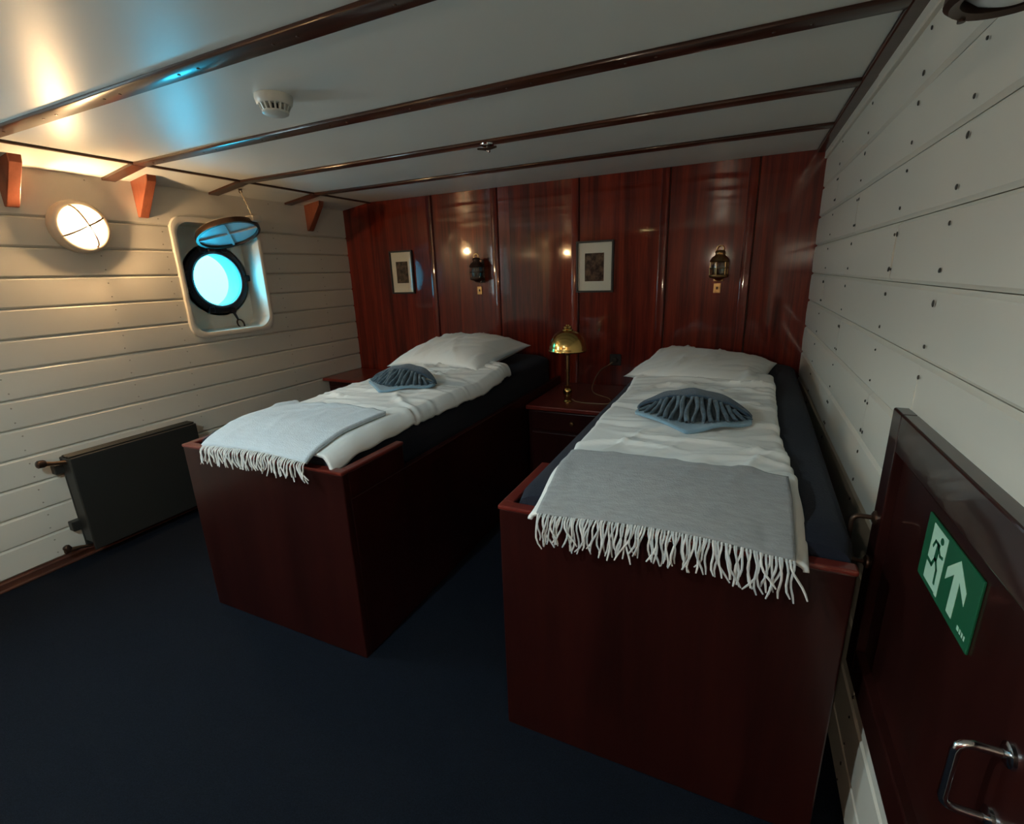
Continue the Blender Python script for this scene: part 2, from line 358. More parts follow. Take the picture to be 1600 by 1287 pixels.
# row index by z: find rows
def right_joint(zc):
    for z, y in ((1.615, 2.315), (1.46, 1.69), (1.15, 2.315), (0.99, 1.69), (1.30, 2.92), (0.84, 2.315), (1.77, 2.92)):
        if abs(zc - z) < 0.05: return y
    return None
for k in range(len(zr) - 1):
    za, zb = zr[k] + 0.001, zr[k + 1] - 0.001
    j = right_joint((za + zb) / 2); ends = [(YF, YB)] if j is None else [(YF, j - 0.002), (j + 0.002, YB)]
    for y0, y1 in ends:
        for a, b, c, d in cut_rects(y0, y1, za, zb, [HC]):
            pl = plank_mesh(XR, -1, a, b, c, d, 0.0035 * R_.uniform(-.2, 1), R_.random()).build('plank', 'white_paint', wall_right, smooth=25)
            for y in (0.2, 0.75, 1.295, 1.69, 2.315, 2.92):
                for yy in ([y - 0.014, y + 0.014] if j is not None and abs(y - j) < 0.01 else [y]):
                    if a + 0.004 < yy < b - 0.004 and d - c > 0.1:
                        for dz in (0.032, zb - za - 0.032):
                            add_nail(pl, (XR - 0.001 - 0.0015, yy + R_.uniform(-.004, .004), za + dz), nail_src_dark, R_.uniform(0.75, 1.15), -1, R_.uniform(-.6, .6), R_.uniform(1.2, 1.9))
tm = MB().bbox(XR - 0.014, XR + 0.01, YF, 2.22, 2.0, 2.039, 0.004).bbox(XR - 0.012, XR + 0.01, 2.226, YB, 2.0, 2.039, 0.004)
struct(tm.build('trim_1', 'white_paint'), 'white moulding along the top of the nailed plank wall')

# ---- back wall: veneered panels and battens
wall_back = struct(MB().box(XL - 0.2, XR + 0.1, YB + 0.016, YB + 0.1, -0.05, H + 0.1).build('wall_back', 'backing_dark'), 'glossy mahogany panelled wall behind the beds')
PX = [XL - 0.06, -2.294, -1.715, -1.08, -0.478, 0.03, XR + 0.02]
for i in range(len(PX) - 1):
    MB().bbox(PX[i] + 0.0025, PX[i + 1] - 0.0025, YB, YB + 0.017, 0.0, 2.06, 0.003).build('wood_panel', 'mahogany_panel', wall_back)
    if 0 < i + 1 < len(PX) - 1:
        x1 = PX[i + 1] - 0.004
        MB().bbox(x1 - 0.052, x1, YB - 0.009, YB + 0.004, 0.0, 2.05, 0.007, 3).build('batten', 'mahogany_panel', wall_back, smooth=35)
struct(MB().bbox(XL, -2.40, YB - 0.016, YB, 0.0, 0.10, 0.004).build('baseboard_back', 'mahogany_bed'), 'dark wooden baseboard under the mahogany wall')

# ---- wall behind the camera, with a plain door-sized panel division
wall_front = struct(MB().box(XL - 0.2, XR + 0.1, YF - 0.1, YF - 0.016, -0.05, H + 0.1).build('wall_front', 'backing_dark'), 'mahogany panelled wall opposite the beds')
for i in range(5):
    x0 = XL - 0.01 + i * (XR - XL + 0.02) / 5; x1 = x0 + (XR - XL + 0.02) / 5
    MB().bbox(x0 + 0.002, x1 - 0.002, YF - 0.017, YF, 0.0, 2.06, 0.004).build('wood_panel', 'mahogany_panel', wall_front)

# ---- ceiling: panels between varnished strips
ceiling = struct(MB().box(XL - 0.2, XR + 0.1, YF - 0.1, YB + 0.1, H + 0.03, H + 0.1).build('ceiling', 'backing_dark'), 'glossy off-white panelled ceiling with dark wooden strips')
BEAMS = [-1.32, -0.72, -0.11, 0.49, 1.098, 1.70, 2.302, 2.897]
XT, XS = -2.905, 0.311
ys = [YF] + BEAMS + [YB]
def slope_z(x): return H - (XT - x) / (XT - XL) * 0.042
for i in range(len(ys) - 1):
    MB().bbox(XT + 0.003, XS, ys[i] + 0.003, ys[i + 1] - 0.003, H, H + 0.012, 0.002).build('ceiling_panel', 'ceiling_white', ceiling)
    p = [(XT - 0.003, H), (XL - 0.01, slope_z(XL - 0.01)), (XL - 0.01, slope_z(XL - 0.01) + 0.012), (XT - 0.003, H + 0.012)]
    MB().prism(p, lambda a, b, t: (a, t, b), ys[i] + 0.003, ys[i + 1] - 0.003).build('ceiling_side_panel', 'ceiling_white', ceiling)
screw = None
for i, y in enumerate(BEAMS):
    b = MB().bbox(XT, XS + 0.004, y - 0.034, y + 0.034, H - 0.013, H + 0.001, 0.005, 2)
    p = [(XT, H - 0.013), (XL, slope_z(XL) - 0.013), (XL, slope_z(XL)), (XT, H)]
    b.prism(p, lambda a, c, t: (a, t, c), y - 0.033, y + 0.033)
    bo = b.build('ceiling_strip', 'ceiling_strip', ceiling, smooth=30)
    for x in [XT + 0.12 + 0.40 * k for k in range(8)]:
        for dx in (0, 0.09):
            if i > 5 or x + dx > XS - .05: continue
            if screw is None:
                so = MB().lathe([(0, 0), (0.005, 0), (0.004, 0.0025), (0, 0.0025)], (0, 0, 0), (0, 0, -1), 10).build('screw', 'bronze', loc=(0, 0, 0)); screw = so.data; bpy.data.objects.remove(so)
            so = bpy.data.objects.new('screw', screw); COL.objects.link(so); so.parent = bo; so.location = Vector((x + dx, y, H - 0.0125)) - ORG[bo.name]
MB().bbox(XT - 0.012, XT + 0.012, YF, YB, H - 0.010, H + 0.002, 0.003).build('seam_strip', 'ceiling_strip', ceiling)
struct(MB().bbox(XS, XR + 0.01, YF, YB, H - 0.016, H + 0.02, 0.004).build('trim_2', 'ceiling_strip'), 'dark wooden strip along the ceiling beside the nailed wall')

# ---- wooden knees on the left wall
for k, (y, lab) in enumerate(((1.255, 'brown wooden ceiling bracket at the left edge, left of the lit round lamp'), (1.835, 'brown wooden ceiling bracket between the lit round lamp and the porthole'), (3.075, 'brown wooden ceiling bracket near the mahogany wall, right of the porthole'))):
    zt = slope_z(XL) + 0.02
    pr = [(XL, zt), (XL + 0.165, zt + 0.004), (XL + 0.155, zt - 0.03), (XL + 0.022, zt - 0.205), (XL + 0.016, zt - 0.21), (XL, zt - 0.21)]
    o = MB().prism(pr, lambda a, c, t: (a, t, c), y - 0.026, y + 0.026).build('ceiling_bracket', 'bracket_wood', loc=(XL, y, zt - 0.21))
    md = o.modifiers.new('soft_edges', 'BEVEL'); md.width = 0.004; md.segments = 2
    tag(o, lab, 'bracket', 'wooden brackets under the ceiling')

# ---- porthole in its niche (window_1)
def yz_rr(r, y0, y1, z0, z1, n_=6): return rrect(y0, y1, z0, z1, r, n_)
win1 = bpy.data.objects.new('window_1', None); COL.objects.link(win1); win1.location = (XL, PH_Y, NICHE[2]); ORG[win1.name] = Vector(win1.location)
win1['kind'] = 'structure'; win1['label'] = 'round bright porthole with iron ring in a rounded white niche'
def loft(rings, closed=True):
    b = MB(); n_ = len(rings[0]); vs = [p for r in rings for p in r]; fs = []
    for j in range(len(rings) - 1):
        for i in range(n_): fs.append((j * n_ + i, j * n_ + (i + 1) % n_, (j + 1) * n_ + (i + 1) % n_, (j + 1) * n_ + i))
    return b.add(vs, fs)
XD = XL - 0.165
y0, y1, z0, z1 = NICHE
def rr3(x, g, r): return [(x, a, c) for a, c in rrect(y0 - g, y1 + g, z0 - g, z1 + g, r)]
fr = loft([rr3(XL - 0.004, 0.034, 0.085), rr3(XL + 0.014, 0.030, 0.085), rr3(XL + 0.018, 0.014, 0.085), rr3(XL + 0.012, 0.0, 0.09), rr3(XL - 0.03, -0.004, 0.088), rr3(XL - 0.03, 0.002, 0.09)])
fr.build('niche_frame', 'white_paint', win1, smooth=50)
def rr4(x, s_): return [(x, a, c) for a, c in rrect(y0 + .0 - 0.004 + s_, y1 + 0.004 - s_ * .3, z0 - 0.004 + s_ * .6, z1 + 0.004 - s_ * .6, 0.09)]
nb = loft([rr4(XL - 0.02, 0.0), rr4(XL - 0.06, 0.005), rr4(XD, 0.02)])
# back plate of the niche with a round hole
ring_c = rr4(XD, 0.02); ring_o = []
for i, p in enumerate(ring_c):
    a = Vector(p); b = Vector(ring_c[(i + 1) % len(ring_c)]); m_ = max(1, int((b - a).length / 0.018))
    ring_o += [tuple(a.lerp(b, k / m_)) for k in range(m_)]
n_o = len(ring_o)
ring_i = []
for p in ring_o:
    a = math.atan2(p[2] - PH_Z, p[1] - PH_Y); ring_i.append((XD, PH_Y + (PH_R + 0.005) * cos(a), PH_Z + (PH_R + 0.005) * sin(a)))
k0 = len(nb.v); nb.add(ring_o + ring_i, [(i, (i + 1) % n_o, n_o + (i + 1) % n_o, n_o + i) for i in range(n_o)])
o = nb.build('niche_lining', 'white_paint', win1, smooth=40)
# light-tight shell outside the lining
MB().ring([(PH_R + 0.03, -0.02), (PH_R + 0.45, -0.02), (PH_R + 0.45, 0.02), (PH_R + 0.03, 0.02)], (XD - 0.055, PH_Y, PH_Z), (1, 0, 0), 48).build('hull_plate', 'outer_hull', win1)
MB().ring([(PH_R, -0.14), (PH_R + 0.06, -0.14), (PH_R + 0.06, 0.0), (PH_R, 0.0)], (XD, PH_Y, PH_Z), (1, 0, 0), 56).build('hull_tube', 'outer_hull', win1, smooth=40)
MB().ring([(PH_R - 0.004, 0.0), (PH_R + 0.045, 0.0), (PH_R + 0.045, 0.012), (PH_R + 0.03, 0.028), (PH_R + 0.006, 0.03), (PH_R - 0.004, 0.022)], (XD, PH_Y, PH_Z), (1, 0, 0), 56).build('porthole_ring', 'dark_iron', win1, smooth=40)
MB().ring([(PH_R - 0.016, 0.006), (PH_R - 0.002, 0.006), (PH_R - 0.002, 0.02), (PH_R - 0.010, 0.022)], (XD, PH_Y, PH_Z), (1, 0, 0), 56).build('glazing_bead', 'deadlight_inner', win1, smooth=40)
MB().lathe([(0.0, 0.008), (PH_R - 0.005, 0.008), (PH_R - 0.005, 0.012), (0.0, 0.012)], (XD, PH_Y, PH_Z), (1, 0, 0), 48).build('pane', 'porthole_glass', win1)
for sgn, yy, zz in ((1, 0, 0.055), (1, 0, -0.055)):
    b = MB().tube([(XD + 0.004, PH_Y - PH_R - 0.085, PH_Z + zz), (XD + 0.02, PH_Y - PH_R - 0.03, PH_Z + zz)], 0.017, 10)
    b.bbox(XD, XD + 0.026, PH_Y - PH_R - 0.095, PH_Y - PH_R - 0.02, PH_Z + zz - 0.02, PH_Z + zz + 0.02, 0.006)
    b.build('hinge', 'dark_iron', win1)
# closing dogs: right with bright wing, bottom with eye handle, two short ones
def dog(a, ln, eye):
    c = Vector((XD + 0.02, PH_Y + (PH_R + 0.035) * cos(a), PH_Z + (PH_R + 0.035) * sin(a))); d = Vector((0.25, cos(a), sin(a))).normalized()
    b = MB().bbox(c.x - 0.016, c.x + 0.016, c.y - 0.022, c.y + 0.022, c.z - 0.022, c.z + 0.022, 0.006)
    b.tube([c, c + d * ln * 0.5, c + d * ln], [0.011, 0.009, 0.007], 8)
    ob = b.build('clamp_bolt', 'dark_iron', win1, smooth=40)
    tip = c + d * ln
    if eye == 'eye':
        t = MB(); loop = []
        for i in range(17):
            q_ = 2 * pi * i / 16; loop.append(tip + d * (0.032 - 0.032 * cos(q_)) + Vector((0, -sin(a), cos(a))) * 0.024 * sin(q_))
        t.tube(loop, 0.006, 6, False); t.build('eye_handle', 'bronze', ob, smooth=40)
    elif eye == 'wing':
        t = MB(); s_ = Vector((0, -sin(a), cos(a)))
        t.tube([tip - s_ * 0.03 - d * 0.01, tip - s_ * 0.008, tip + s_ * 0.008, tip + s_ * 0.034 + d * 0.014], [0.006, 0.010, 0.010, 0.006], 8)
        t.build('wing_nut', 'chrome', ob, smooth=40)
dog(radians(2), 0.05, 'wing'); dog(radians(-74), 0.075, 'eye'); dog(radians(-116), 0.02, None); dog(radians(112), 0.02, None); dog(radians(70), 0.01, None)
# deadlight cover swung up, tied to the ceiling
hinge_p = Vector((XD + 0.03, PH_Y - 0.02, 1.685)); tip_p = Vector((-2.975, 2.335, 1.835))
root = thing('porthole_cover', 'round hinged iron porthole cover swung up and tied above the bright porthole', 'cover', hinge_p)
ax = (tip_p - hinge_p).normalized(); nrm = ax.cross(Vector((0, 1, 0))).normalized()
if nrm.z < 0: nrm = -nrm
cen = (tip_p + hinge_p) / 2; RD = (tip_p - hinge_p).length / 2
MB().ring([(RD - 0.016, -0.02), (RD, -0.02), (RD + 0.002, 0.0), (RD - 0.004, 0.016), (RD - 0.016, 0.016)], cen, nrm, 48).build('rim', 'bronze', root, smooth=40)
MB().lathe([(0, 0.0), (RD - 0.014, 0.0), (RD - 0.004, 0.017), (RD - 0.03, 0.022), (0, 0.024)], cen, nrm, 48).build('disc', 'lamp_cream', root, smooth=40)
e2 = nrm.cross(ax).normalized()
for d in ((ax + e2).normalized(), (ax - e2).normalized()):
    s_ = nrm.cross(d); b = MB()
    c0 = cen - nrm * 0.007
    vs = [c0 + d * sa * (RD - 0.018) + s_ * sb * 0.007 + nrm * sc * 0.007 for sa in (-1, 1) for sb in (-1, 1) for sc in (-1, 1)]
    b.add(vs, [(0, 1, 3, 2), (4, 6, 7, 5), (0, 4, 5, 1), (2, 3, 7, 6), (0, 2, 6, 4), (1, 5, 7, 3)]); b.build('cross_rib', 'deadlight_inner', root)
MB().lathe([(0, -0.004), (RD - 0.018, -0.004), (RD - 0.018, 0.0), (0, 0.0)], cen, nrm, 48).build('inner_face', 'deadlight_inner', root)
b = MB().bbox(tip_p.x - 0.06, tip_p.x + 0.02, tip_p.y + 0.03, tip_p.y + 0.10, tip_p.z - 0.012, tip_p.z + 0.028, 0.01, 2); b.build('lug', 'lamp_cream', root, smooth=40)
MB().tube([hinge_p + Vector((0, -0.05, 0)), hinge_p + Vector((0, 0.05, 0))], 0.014, 10).bbox(XD, XD + 0.04, PH_Y - 0.045, PH_Y + 0.005, 1.645, 1.69, 0.006).build('hinge_knuckle', 'bronze', root)
hook = Vector((-3.055, 2.385, slope_z(-3.055)))
att = Vector((tip_p.x - 0.02, tip_p.y + 0.065, tip_p.z + 0.02))
rp_ = []
for i in range(15):
    t_ = i / 14; p = hook.lerp(att, t_); p.z -= 0.018; rp_.append(p + Vector((0.004 * sin(t_ * 3), 0.003 * sin(t_ * 40), 0)))
b = MB().tube(rp_, 0.0045, 6); b.torus(att, (1, 0, 0), 0.016, 0.0045, 16, 6)
tag(b.build('tie_cord', 'rope', loc=hook), 'thin pale cord hanging from the ceiling, holding up the porthole cover', 'cord')
b = MB().lathe([(0, 0), (0.012, 0), (0.012, 0.006), (0, 0.008)], hook, (0, 0, -1), 12).torus(hook - Vector((0, 0, 0.016)), (1, 0, 0), 0.010, 0.003, 14, 6)
tag(b.build('ceiling_hook', 'bronze'), 'tiny dark hook in the ceiling where the pale cord is tied', 'hook')

# ---- window added for light outside the frame, in place of a second porthole
win2 = bpy.data.objects.new('window_2', None); COL.objects.link(win2); win2.location = (XL, 0.45, WINL[2]); ORG[win2.name] = Vector(win2.location)
win2['kind'] = 'structure'; win2['label'] = 'added window in place of an unseen second porthole in the white plank wall, left of the frame'
a0, a1, b0, b1 = WINL
b = MB()
for yA, yB, zA, zB in ((a0 - .05, a1 + .05, b1, b1 + .05), (a0 - .05, a1 + .05, b0 - .05, b0), (a0 - .05, a0, b0, b1), (a1, a1 + .05, b0, b1)): b.bbox(XL - 0.12, XL + 0.015, yA, yB, zA, zB, 0.004)
b.build('window_frame', 'white_paint', win2)
for i in range(2):
    ya = a0 + (a1 - a0) * i / 2; yb = a0 + (a1 - a0) * (i + 1) / 2
    MB().box(XL - 0.09, XL - 0.085, ya + 0.015, yb - 0.015, b0, b1).build('pane', 'clear_glass', win2)
MB().bbox(XL - 0.1, XL - 0.07, (a0 + a1) / 2 - 0.018, (a0 + a1) / 2 + 0.018, b0, b1, 0.004).build('mullion', 'white_paint', win2)

# ---- escape hatch in the right wall (door_1)
door = bpy.data.objects.new('door_1', None); COL.objects.link(door); door.location = (XR, 0.86, HATCH[2]); ORG[door.name] = Vector(door.location)
door['kind'] = 'structure'; door['label'] = 'dark mahogany escape hatch with two metal grab handles in the white wall'
y0, y1, z0, z1 = HATCH
MB().box(XR - 0.008, XR + 0.016, y0 + 0.05, y1 - 0.055, z0 + 0.07, z1 - 0.07).build('hatch_panel', 'mahogany_door', door)
for nm, a, b_, c, d in (('stile', y1 - 0.066, y1, z0, z1), ('stile', y0, y0 + 0.066, z0, z1), ('rail', y0 + 0.066, y1 - 0.066, z1 - 0.086, z1), ('rail', y0 + 0.066, y1 - 0.066, z0, z0 + 0.086)):
    MB().bbox(XR - 0.028, XR + 0.016, a, b_, c, d, 0.004, 2).build(nm, 'mahogany_door', door)
def grab(yc, za, zb, reach, material, xb):
    pts = [(xb, yc, zb), (xb - reach + 0.016, yc, zb)] + [(xb - reach + 0.016 - 0.016 * sin(radians(t_)), yc, zb - 0.016 + 0.016 * cos(radians(t_))) for t_ in (30, 60, 90)] + \
          [(xb - reach, yc, za + 0.016)] + [(xb - reach + 0.016 - 0.016 * cos(radians(t_)), yc, za + 0.016 - 0.016 * sin(radians(t_))) for t_ in (30, 60, 90)] + [(xb, yc, za)]
    h = MB().tube(pts, 0.0058, 10).build('grab_handle', material, door, smooth=50)
    for z in (za, zb): MB().lathe([(0, 0), (0.017, 0), (0.016, 0.005), (0.009, 0.009), (0, 0.009)], (xb + 0.001, yc, z), (-1, 0, 0), 20).build('mounting_boss', material, h, smooth=40)
grab(1.305, 0.722, 0.842, 0.046, 'bronze', XR - 0.028)
grab(0.675, 0.722, 0.832, 0.052, 'chrome', XR - 0.008)

# ================================================================== BEDS
def bed(name, label, xf0, xf1, xb0, xb1, yf, h):
    """front corners xf0..xf1 at y=yf, back corners xb0..xb1 at the wall"""
    yb = YB - 0.04
    root = thing(name, label, 'bed', ((xf0 + xf1) / 2, yf, 0), 'built-in mahogany bunks')
    T = 0.03
    def sx(side, y): 
        t_ = (y - yf) / (yb - yf)
        return (xf0 + (xb0 - xf0) * t_) if side == 0 else (xf1 + (xb1 - xf1) * t_)
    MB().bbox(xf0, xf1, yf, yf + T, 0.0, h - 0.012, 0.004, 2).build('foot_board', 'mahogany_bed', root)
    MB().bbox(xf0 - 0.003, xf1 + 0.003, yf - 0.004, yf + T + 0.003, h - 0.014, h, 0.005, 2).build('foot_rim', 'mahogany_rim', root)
    ye = yf + 0.345
    for side in (0, 1):
        sg = 1 if side == 0 else -1
        def skew(bx):
            bx.v = [(p[0] + sx(side, p[1]) , p[1], p[2]) for p in bx.v]; return bx
        a, b_ = (0.0, T) if side == 0 else (-T, 0.0)
        wall_side = side == 1 and xf0 > -1
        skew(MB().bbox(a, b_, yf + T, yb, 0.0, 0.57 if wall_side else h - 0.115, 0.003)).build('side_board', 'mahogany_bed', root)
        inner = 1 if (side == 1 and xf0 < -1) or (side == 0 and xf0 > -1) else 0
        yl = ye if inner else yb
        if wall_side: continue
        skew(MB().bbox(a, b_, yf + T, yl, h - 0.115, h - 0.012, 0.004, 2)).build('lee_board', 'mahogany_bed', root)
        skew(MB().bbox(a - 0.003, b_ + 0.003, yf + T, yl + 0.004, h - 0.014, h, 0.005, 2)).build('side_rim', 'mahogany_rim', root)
    # slatted base
    k = 0; y = yf + 0.12
    while y < yb - 0.1:
        MB().box(sx(0, y) + T, sx(1, y) - T, y, y + 0.07, h - 0.235, h - 0.215).build('slat', 'mahogany_bed', root); y += 0.19
    return root
bed('bunk_bed', 'high mahogany bunk beside the radiator, under the porthole wall', -2.098, -1.213, -2.30, -1.213, 1.152, 0.788)
bed('bunk_bed', 'high mahogany bunk standing against the nailed white wall', -0.585, 0.276, -0.585, 0.330, 1.121, 0.796)

def mattress(label, x0f, x1f, x0b, x1b, y0, y1, z0, z1):
    def fn(u, v):
        # closed cross section around x, swept along y
        y = y0 + (y1 - y0) * v; t_ = v; xa = x0f + (x0b - x0f) * t_; xb = x1f + (x1b - x1f) * t_
        cxx, hw, czz, hh = (xa + xb) / 2, (xb - xa) / 2, (z0 + z1) / 2, (z1 - z0) / 2
        ed = min(1, min(v, 1 - v) / 0.03); s_ = 0.88 + 0.12 * sqrt(max(0, 1 - (1 - ed) ** 2))
        a = 2 * pi * u; c_, s2 = cos(a), sin(a); n_ = 7.0
        rx = math.copysign(abs(c_) ** (2 / n_), c_); rz = math.copysign(abs(s2) ** (2 / n_), s2)
        return (cxx + hw * (rx - 0.02 * (1 - abs(rz))) * (s_ * .2 + .8), y, czz + hh * rz * s_)
    b = MB().grid(fn, 64, 40); k = len(b.v)
    b.add([fn(i / 64, 0) for i in range(64)], [tuple(range(64))]); b.add([fn(i / 64, 1) for i in range(64)], [tuple(range(64))])
    return tag(b.build('mattress', 'navy_cover', smooth=60), label, 'mattress', 'navy mattresses in the bunks')
mattress('dark navy mattress in the bunk beside the radiator', -2.035, -1.285, -2.20, -1.285, 1.19, 3.42, 0.576, 0.842)
mattress('dark navy mattress in the bunk against the nailed white wall', -0.548, 0.285, -0.552, 0.338, 1.158, 3.42, 0.584, 0.846)

# ---- bedding
class Folds:
    def __init__(s, seed, x0, x1, y0, y1, n_, amp, along=None):
        r = rnd(seed); s.l = []
        for i in range(n_):
            a = r.uniform(0, pi) if along is None else r.gauss(along, 0.35)
            s.l.append((r.uniform(x0, x1), r.uniform(y0, y1), cos(a), sin(a), r.uniform(0.05, 0.22), r.uniform(0.006, 0.02), amp * r.uniform(0.4, 1.0) * r.choice((1, 1, -0.6)), r.uniform(-2, 2)))
    def __call__(s, x, y):
        h = 0
        for cx, cy, ca, sa, L_, w_, A, cv in s.l:
            dx, dy = x - cx, y - cy; t_ = dx * ca + dy * sa
            if abs(t_) > L_ * 2.2: continue
            d = -dx * sa + dy * ca + cv * t_ * t_
            if abs(d) > w_ * 3: continue
            h += A * exp(-(d / w_) ** 2) * exp(-(t_ / L_) ** 2)
        return h
def sstep(a, b, x):
    t_ = max(0, min(1, (x - a) / (b - a))); return t_ * t_ * (3 - 2 * t_)
def duvet(label, xl, xr, y0, y1, zt, drop_l, drop_r, zfront, front_over, seed, head_rise, rim_y):
    """xl/xr functions of y for the top's edges; sides fall by drop"""
    fo = Folds(seed, xl(1.5), xr(1.5), y0 + 0.3, y1, 80, 0.014, 0.35); fo2 = Folds(seed + 7, xl(1.5), xr(1.5), y1 - 0.45, y1, 24, 0.014, 0.1)
    NX, NY = 90, 170
    def top(x, y):
        a, b_ = xl(y), xr(y); c_ = (x - a) / max(1e-6, (b_ - a))
        z = zt + 0.012 * sin(pi * max(0, min(1, c_))) + fo(x, y) + fo2(x, y) + 0.004 * sin(x * 9 + y * 5) * sin(y * 6.3 + seed)
        z += head_rise * sstep(y1 - 0.42, y1, y)
        z -= (zt - zfront) * (1 - sstep(rim_y - 0.045, rim_y + 0.16, y)) 
        return z
    def fn(u, v):
        y = y0 + (y1 - y0) * v; a, b_ = xl(y), xr(y)
        wob = 0.0035 * sin(y * 7 + seed) + 0.0015 * sin(y * 23)
        if u < 0.12:
            t_ = 1 - u / 0.12; dl = drop_l; ang = t_ * pi / 2
            return (a + wob - 0.035 * sin(ang) * min(1, dl / .03), y, top(a, y) - dl * (1 - cos(ang)) - 0.0)
        if u > 0.86:
            t_ = (u - 0.86) / 0.14; dr = drop_r; ang = t_ * pi / 2
            return (b_ + wob + (0.042 * sin(ang)) * min(1, dr / .03), y, top(b_, y) - dr * (t_ ** 1.6) + 0.003 * sin(y * 40) * t_)
        x = a + wob + (b_ - a) * (u - 0.12) / 0.74
        return (x, y, top(x, y))
    o = MB().grid(fn, NX, NY).build('duvet', 'cotton', smooth=80)
    solid(o, 0.012, -1)
    return tag(o, label, 'duvet', 'white duvets on the bunks'), top
duL, topL = duvet('white cotton duvet on the bunk beside the radiator, hanging over its aisle edge', lambda y: -1.885 - 0.045 * (y - 1.1), lambda y: -1.305 + 0.008 * sin(y * 3), 1.16, 2.66, 0.868, 0.022, 0.072, 0.835, 0, 11, 0.03, 1.16)
duR, topR = duvet('white cotton duvet on the bunk against the nailed wall, hem over the footboard', lambda y: -0.445 - 0.01 * (y - 1.1), lambda y: 0.145 + 0.012 * sin(y * 2.4), 1.078, 2.70, 0.874, 0.024, 0.024, 0.822, 0, 23, 0.03, 1.12)

def pillow(label, cx, cy, cz, ax_, ay_, th, tilt, yaw, seed, roll=0.0):
    fo = Folds(seed, -ax_, ax_, -ay_, ay_, 40, 0.016, 1.2)
    M = Matrix.Rotation(yaw, 4, 'Z') @ Matrix.Rotation(tilt, 4, 'X') @ Matrix.Rotation(roll, 4, 'Y'); b = MB(); N = 44
    for sgn in (1, -1):
        def fn(u, v):
            p, q_ = 2 * u - 1, 2 * v - 1
            x = ax_ * p * (1 - 0.07 * (1 - q_ * q_) * 1.0 * abs(p) ** 2 + 0.02 * abs(q_)); y = ay_ * q_ * (1 - 0.08 * (1 - p * p) * abs(q_) ** 2)
            hgt = max(0.0, (1 - abs(p) ** 2.6)) ** 0.55 * max(0.0, (1 - abs(q_) ** 2.6)) ** 0.55
            z = sgn * th * hgt * (1 if sgn > 0 else 0.45) + (fo(x, y) * min(1, hgt * 2) if sgn > 0 else 0)
            return tuple(M @ Vector((x, y, z)) + Vector((cx, cy, cz)))
        b.grid(fn, N, N)
    o = b.build('pillow', 'pillow_cotton', smooth=80)
    wd = o.modifiers.new('weld', 'WELD'); wd.merge_threshold = 0.0005
    return tag(o, label, 'pillow', 'white pillows at the bunk heads')
pillow('plump white pillow with pointed corner on the bunk beside the radiator', -1.705, 2.82, 0.91, 0.345, 0.36, 0.125, radians(5), radians(-3), 5)
pillow('flatter white pillow on the bunk against the nailed white wall', -0.160, 2.84, 0.888, 0.335, 0.36, 0.085, radians(3), radians(-6), 9, radians(4))

def blanket(label, x0, x1, y0, y1, topfn, zlift, thick, material, fmat, fy, zrim, seed, flen, skew, fsplay, n_str):
    """folded throw; front edge bends over the foot rim, fringe hangs"""
    root = thing('throw_blanket', label, 'blanket', ((x0 + x1) / 2, (y0 + y1) / 2, topfn((x0 + x1) / 2, (y0 + y1) / 2)), 'fringed throws at the bunk feet')
    fo = Folds(seed, x0, x1, y0, y1, 12, 0.007, 1.3)
    def fn(u, v):
        y = y0 + (y1 - y0) * v; x = x0 + (x1 - x0) * u + skew * v
        base = topfn(x, max(y, fy + 0.0)) 
        z = base + zlift + 0.5 * fo(x, y)
        if y < fy + 0.03:
            t_ = (fy + 0.03 - y) / 0.05; z -= 0.012 * t_ * t_
        return (x, y, z)
    o = MB().grid(fn, 60, 50).build('cloth', material, root, smooth=80); solid(o, thick, 1)
    r = rnd(seed + 3); b = MB(); b2 = MB()
    for i in range(n_str):
        u = (i + 0.5 + r.uniform(-.35, .35)) / n_str; p = Vector(fn(u, 0)); p.z += thick * 0.5
        L_ = flen * r.uniform(0.78, 1.12); sw = r.gauss(fsplay, 0.16); ph = r.uniform(0, 6.28); pts = []
        kn = 7
        for k in range(kn + 1):
            t_ = k / kn; out = 0.022 * sin(min(1, t_ * 2.2) * pi / 2)
            pts.append((p.x + sw * L_ * t_ * t_ + 0.006 * sin(t_ * 7 + ph) * t_ , p.y - out - 0.006 * (1 + sin(ph * 3 + t_ * 4)) * t_, p.z - L_ * (0.12 * t_ + 0.88 * t_ * t_ if t_ < .5 else 0.12 * t_ + 0.88 * (t_ * 1.0 - 0.25)) - 0.0))
        (b if i % 3 else b2).tube(pts, [0.0026] * kn + [0.0017], 5)
    f = b.build('fringe', fmat, root, smooth=60); f['kind'] = 'stuff'
    f = b2.build('fringe', 'fringe_pale', root, smooth=60); f['kind'] = 'stuff'
    return root
blanket('pale grey-white fringed throw folded over the foot of the bunk beside the radiator', -1.885, -1.325, 1.112, 1.545, topL, 0.006, 0.016, 'wool_pale', 'fringe_pale', 1.16, 0.788, 31, 0.085, 0.0, 0.12, 62)
blanket('mid-grey fringed throw folded over the foot of the bunk against the nailed wall', -0.445, 0.152, 1.075, 1.375, topR, 0.006, 0.012, 'wool_grey', 'fringe_grey', 1.10, 0.796, 37, 0.105, 0.0, 0.0, 92)

